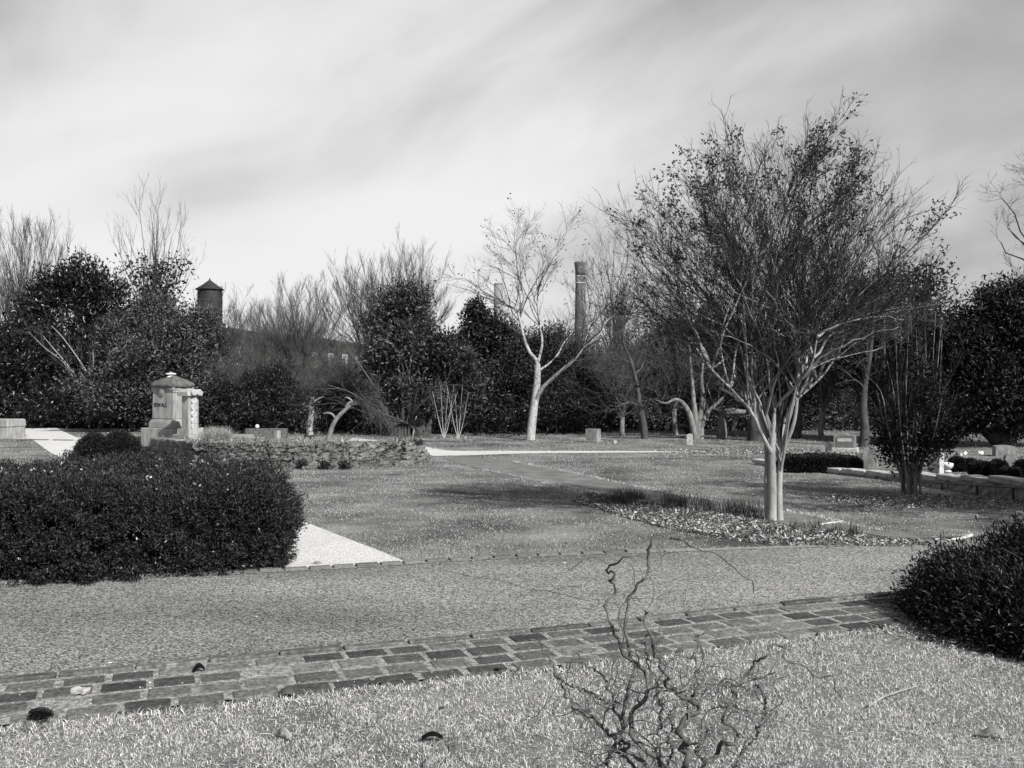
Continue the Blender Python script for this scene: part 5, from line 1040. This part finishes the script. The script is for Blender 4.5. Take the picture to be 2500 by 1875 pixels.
# far wood behind everything
fw_ = MB(); n = 5200; u = rng.uniform(-500, 3000, n); d = rng.uniform(64, 84, n); v = 1000 - rng.random(n) ** 1.3 * (100 + 35 * np.sin(u / 90.) + 25 * np.sin(u / 37.)) 
k = ~((u > 470) & (u < 1060) & (v < 975)); u, v, d = u[k], v[k], d[k]
c = np.stack([(u - 1250) / 2400 * d, d, H - (v - 937.5) / 2400 * d], -1); pos = np.repeat(c, 26, 0) + rng.normal(size=(len(c) * 26, 3)) * A([1.1, 1.1, .9]); pos[:, 2] = np.maximum(pos[:, 2], -.4)
pd2 = rng.normal(size=pos.shape) * A([.45, .45, .3]) + A([0, 0, .8]); leaves(fw_, pos, pd2, rng.uniform(.8, 2.2, len(pos)), .045, .1); stuff('far_wood', fw_, M['twig_pale'], 'dim twiggy far wood closing the view behind the trees', 'woodland')
lw = MB(); n = 2600; u = rng.uniform(-300, 2900, n); d = np.where(u < 430, 50., np.where((u > 1450) & (u < 2150), 44., 40.5)) + rng.uniform(0, 10, n); v = 1062 - 85 * rng.random(n) ** 1.6; c = np.stack([(u - 1250) / 2400 * d, d, H - (v - 937.5) / 2400 * d], -1); pos = np.repeat(c, 20, 0) + rng.normal(size=(n * 20, 3)) * .45; pos[:, 2] = np.maximum(pos[:, 2], -.4)
leaves(lw, pos, rng.normal(size=pos.shape), .22, .10); stuff('undergrowth', lw, M['leaf_dark'], 'dark tangled undergrowth below the trees at the back of the lawn', 'undergrowth')

# ================================================================== contorted hazel in the foreground
dh = 3.5
def zc(l): return [(1200 + x / 2.458, 1250 + y / 2.458) for x, y in l]
hz = [(.0105, .0030, [(1090, 1640), (1040, 1540), (1000, 1490), (900, 1400), (830, 1320), (850, 1220), (900, 1130), (945, 1070), (920, 980), (900, 930), (860, 905), (800, 850), (760, 770), (740, 710), (700, 640), (697, 540), (745, 470), (720, 410), (735, 375), (695, 345), (720, 325), (790, 280), (870, 255), (915, 265)]),
      (.0085, .0018, [(795, 1275), (800, 1180), (820, 1060), (860, 970), (856, 905), (822, 830), (815, 720), (808, 600), (835, 500), (880, 440), (935, 370), (935, 310), (948, 230), (955, 190), (1000, 130), (1060, 160), (1110, 160), (1180, 190), (1280, 240), (1365, 250), (1440, 330), (1545, 395), (1580, 480)]),
      (.0140, .0030, [(1130, 1650), (1150, 1560), (1185, 1480), (1140, 1420), (1170, 1380), (1120, 1320), (1150, 1250), (1240, 1190), (1205, 1130), (1160, 1120), (1110, 1080), (1050, 1040), (1050, 990), (1010, 930), (1015, 890), (970, 840), (970, 780), (930, 700), (920, 620), (940, 605)]),
      (.0060, .0020, [(1200, 1120), (1240, 1060), (1262, 1040), (1330, 1032), (1420, 1025), (1490, 1035), (1560, 1000), (1640, 990), (1700, 960)]),
      (.0095, .0018, [(1180, 1640), (1280, 1515), (1340, 1470), (1380, 1390), (1440, 1390), (1480, 1370), (1460, 1300), (1390, 1270), (1400, 1200), (1440, 1160), (1470, 1110), (1445, 1060), (1500, 1030), (1560, 940), (1580, 890), (1650, 880), (1660, 820), (1710, 800), (1755, 815), (1765, 880), (1850, 920), (1950, 980), (2050, 995), (2060, 1060), (2100, 1120)]),
      (.0085, .0022, [(1000, 1600), (830, 1440), (750, 1430), (740, 1350), (790, 1290), (740, 1190), (740, 1130), (700, 1060), (690, 1000), (640, 960), (590, 930), (530, 900), (515, 840)]),
      (.0070, .0016, [(745, 1365), (690, 1310), (640, 1270), (560, 1210), (500, 1180), (440, 1080), (420, 1020), (370, 920), (330, 860), (270, 790), (215, 750)]),
      (.0045, .0020, [(700, 1150), (640, 1110), (560, 1070), (470, 1040), (400, 1000), (372, 960)]),
      (.0070, .0020, [(1250, 1660), (1400, 1590), (1470, 1520), (1510, 1430), (1590, 1350), (1600, 1280), (1640, 1230), (1725, 1195)]),
      (.0040, .0018, [(1640, 1225), (1640, 1130), (1622, 1070), (1590, 1038)]),
      (.0050, .0016, [(1040, 1540), (1000, 1400), (1010, 1310), (1020, 1180), (1000, 1110), (990, 1000), (940, 930), (930, 840), (910, 770), (955, 715)]),
      (.0045, .0016, [(1225, 1090), (1230, 1020), (1225, 880), (1185, 880), (1240, 830), (1228, 760), (1245, 740), (1310, 710)]),
      (.0080, .0030, [(1040, 1640), (900, 1560), (790, 1450), (830, 1400), (770, 1380), (720, 1420), (690, 1400)]),
      (.0070, .0030, [(900, 1650), (700, 1536), (715, 1450), (690, 1415), (740, 1440)]),
      (.0045, .0018, [(1040, 1540), (1080, 1450), (1060, 1360), (1090, 1290), (1060, 1230), (1100, 1170)]),
      (.0045, .0016, [(1290, 1510), (1230, 1440), (1260, 1380), (1300, 1330), (1290, 1290)])]
HL = []; K = 70
for i, (r0, r1, l) in enumerate(hz):
    pts = zc(l); nP = len(pts); s = rng.uniform(-.30, .30); dd = np.linspace(0, s, nP) + .035 * np.sin(np.arange(nP) * 1.7 + i); dd = dd if i not in (1, 3, 6, 7, 9, 11) else dd * .6 + rng.uniform(-.1, .1)
    HL.append(([P(u, v, dh + x) for (u, v), x in zip(pts, dd)], r0, r1))
HP, HR = limbs(HL, K); HR = HR * .92 + .0003; HP += .0025 * rng.normal(size=HP.shape); HP += .004 * np.sin(np.arange(K)[None, :, None] * A([[[1.1, .9, 1.3]]]) + np.arange(len(HL))[:, None, None] * 2.); HR *= 1 + .12 * np.sin(np.arange(K)[None] * 1.9)
base_h = A([P(1645, 0, dh)[0], dh, 0])
stool = limbs([([base_h, base_h * .6 + HP[i, 0] * .4 + A([0, 0, -.05]), HP[i, 0]], .016, HR[i, 0]) for i in (0, 2, 4, 5, 8, 12, 13)], 10)
h1 = spawn((HP, HR), 5, .30, (35, 90), .1, 12, .16, .12, .97, .5, curl=.40, rmin=.0013, fall=.2, taper=.4)
h2 = spawn(h1, 2, .13, (35, 90), .1, 9, .2, .2, .95, .7, curl=.55, rmin=.0010, fall=.2, taper=.5)
hl2 = spawn((HP[[0, 2, 4, 5, 6, 8, 10]][:, :45], HR[[0, 2, 4, 5, 6, 8, 10]][:, :45]), 6, .26, (40, 100), .0, 11, .2, .05, .8, .45, curl=.5, rmin=.0014, fall=.1)
root = thing('contorted_hazel', 'bare twisted corkscrew hazel in the foreground grass', 'shrub', base_h)
t = MB(); tubes(t, HP, HR, 8); tubes(t, *stool, 8); obj('stems', t, M['hazel'], root, True)
t = MB(); tubes(t, *h1, 5); tubes(t, *h2, 4); tubes(t, *hl2, 5); obj('twigs', t, M['hazel'], root, True)

# ================================================================== small things lying about
p = G(96, 1768); root = thing('pine_cone', 'dark closed pine cone lying on the grass edge of the brick gutter', 'pine cone', p); t = MB(); n = 420
a = rng.uniform(0, 6.283, n); s = rng.uniform(-1, 1, n); r = .032 * np.sqrt(1 - s ** 2 * .8); c_ = A([p[0], p[1], p[2] + .04]) + np.stack([s * .055, r * np.cos(a), r * np.sin(a)], -1); leaves(t, c_, np.stack([.7 + 0 * a, np.cos(a), np.sin(a)], -1), .016, .016, .2); obj('scales', t, M['seed'], root)
t = MB(); t.lathe((0, 0, 0), [(.004, -.05), (.024, -.03), (.030, 0), (.024, .03), (.004, .05)], 12); v = np.concatenate(t.v); t.v = [np.stack([v[:, 2], v[:, 1], v[:, 0]], -1) + A([p[0], p[1], p[2] + .04])]; obj('core', t, M['core'], root)
def curl_leaf(label, u, v, ln, wd, rot, mat, arch=.02, h=.03):
    p = G(u, v); root = thing('dead_leaf', label, 'leaf', p); t = MB(); n = 10; V = []; q = []
    for i in range(n):
        f = i / (n - 1); w_ = wd * math.sin(math.pi * min(max(f, .03), .97)) ** .7 / 2; z = h + arch * math.sin(math.pi * f) * 1.5
        for k in (-1, -.5, 0, .5, 1):
            x, y = (f - .5) * ln, k * w_; V.append((p[0] + x * math.cos(rot) - y * math.sin(rot), p[1] + x * math.sin(rot) + y * math.cos(rot), p[2] + z - abs(k) ** 1.5 * arch * 1.2))
    for i in range(n - 1):
        for k in range(4): a = i * 5 + k; q.append((a, a + 1, a + 6, a + 5))
    t.add(V, q); obj('blade', t, M[mat], root, True); t = MB(); tubes(t, A([[V[2], (p[0] - ln * .7 * math.cos(rot), p[1] - ln * .7 * math.sin(rot), p[2] + .01)]], dtype=float), np.full((1, 2), .0015), 4); obj('leaf_stalk', t, M['twig'], root)
curl_leaf('big dark folded leaf on the outer bricks, left of centre', 703, 1706, .115, .07, .12, 'bark_dark', .026, .03)
curl_leaf('crumpled dark leaf on the outer bricks near the middle', 925, 1680, .11, .04, .25, 'twig_dark', .018, .03)
curl_leaf('small dark curled leaf on the outer bricks by the hazel', 1212, 1650, .05, .03, .1, 'core', .012, .03)
curl_leaf('long pale curled leaf in the grass at the lower left', 695, 1808, .11, .03, -.7, 'bark_pale', .02, .035)
curl_leaf('pale broad leaf in the grass right of centre', 1090, 1735, .05, .035, .9, 'bark_white', .008, .04)
curl_leaf('dark cracked leaf in the grass at the lower centre', 1055, 1812, .10, .035, .1, 'core', .015, .03)
curl_leaf('grey boat-shaped leaf in the grass at the lower right', 2425, 1806, .11, .035, -.25, 'bark_mid', .02, .035)
curl_leaf('dark small leaf on the road edge bricks at the left', 485, 1652, .07, .045, .6, 'core', .02, .05)
curl_leaf('pale leaf resting on the gravel path by the hedge', 775, 1378, .09, .05, .1, 'bark_mid', .015, .01)
p = G(197, 1706); root = thing('pale_stone', 'pale flat angular stone lying among the gutter bricks', 'stone', p); t = MB(); rock(t, (p[0], p[1], p[2] + .045), (.085, .06, .03), -.3, .005, 3); obj('stone', t, M['granite_side'], root)
for u, v, u2, v2, lab in ((2190, 1800, 2300, 1838, 'longer pale dry stick in the grass at the lower right'), (2120, 1738, 2240, 1690, 'thin pale stick near the azalea')):
    a_, b_ = G(u, v, dz=.03), G(u2, v2, dz=.035); root = thing('dry_stick', lab, 'stick', a_); t = MB(); tubes(t, smooth_path([a_, a_ * .6 + b_ * .4 + A([0, .01, .012]), b_], 8)[None], np.linspace(.005, .002, 8)[None], 5); obj('stick', t, M['bark_white'], root)
# metal edging strips turned up at the end of the dirt path
def strip(label, pts, h, lean=.03):
    P_ = smooth_path([G(u, v) for u, v in pts], 24); root = thing('edging_strip', label, 'edging', P_[0]); t = MB(); V = []
    for i, q_ in enumerate(P_):
        hh = h * (.55 + .45 * (i / 23) ** 2) ; tn = P_[min(i + 1, 23)] - P_[max(i - 1, 0)]; nr = unit(A([-tn[1], tn[0], 0])) * .010
        V += [q_ + A([0, 0, -.02]), q_ + nr + A([0, 0, -.02]), q_ + nr + A([0, lean, hh]), q_ + A([0, lean, hh])]
    q = []
    for i in range(23):
        for k in range(4): j = (k + 1) % 4; q.append((i * 4 + k, i * 4 + j, i * 4 + 4 + j, i * 4 + 4 + k))
    t.add(A(V), q); obj('strip', t, M['metal'], root)
strip('short curved bright edging strip behind the planting bed', [(2000, 1284), (2025, 1280), (2060, 1277)], .03)
strip('straight bright edging strip along the front of the dirt path', [(2052, 1295), (2090, 1301), (2130, 1309), (2175, 1318)], .03)
strip('bright bent edging strip with a raised tip at the end of the dirt path', [(2280, 1322), (2300, 1321), (2320, 1323), (2350, 1320), (2378, 1313)], .045)
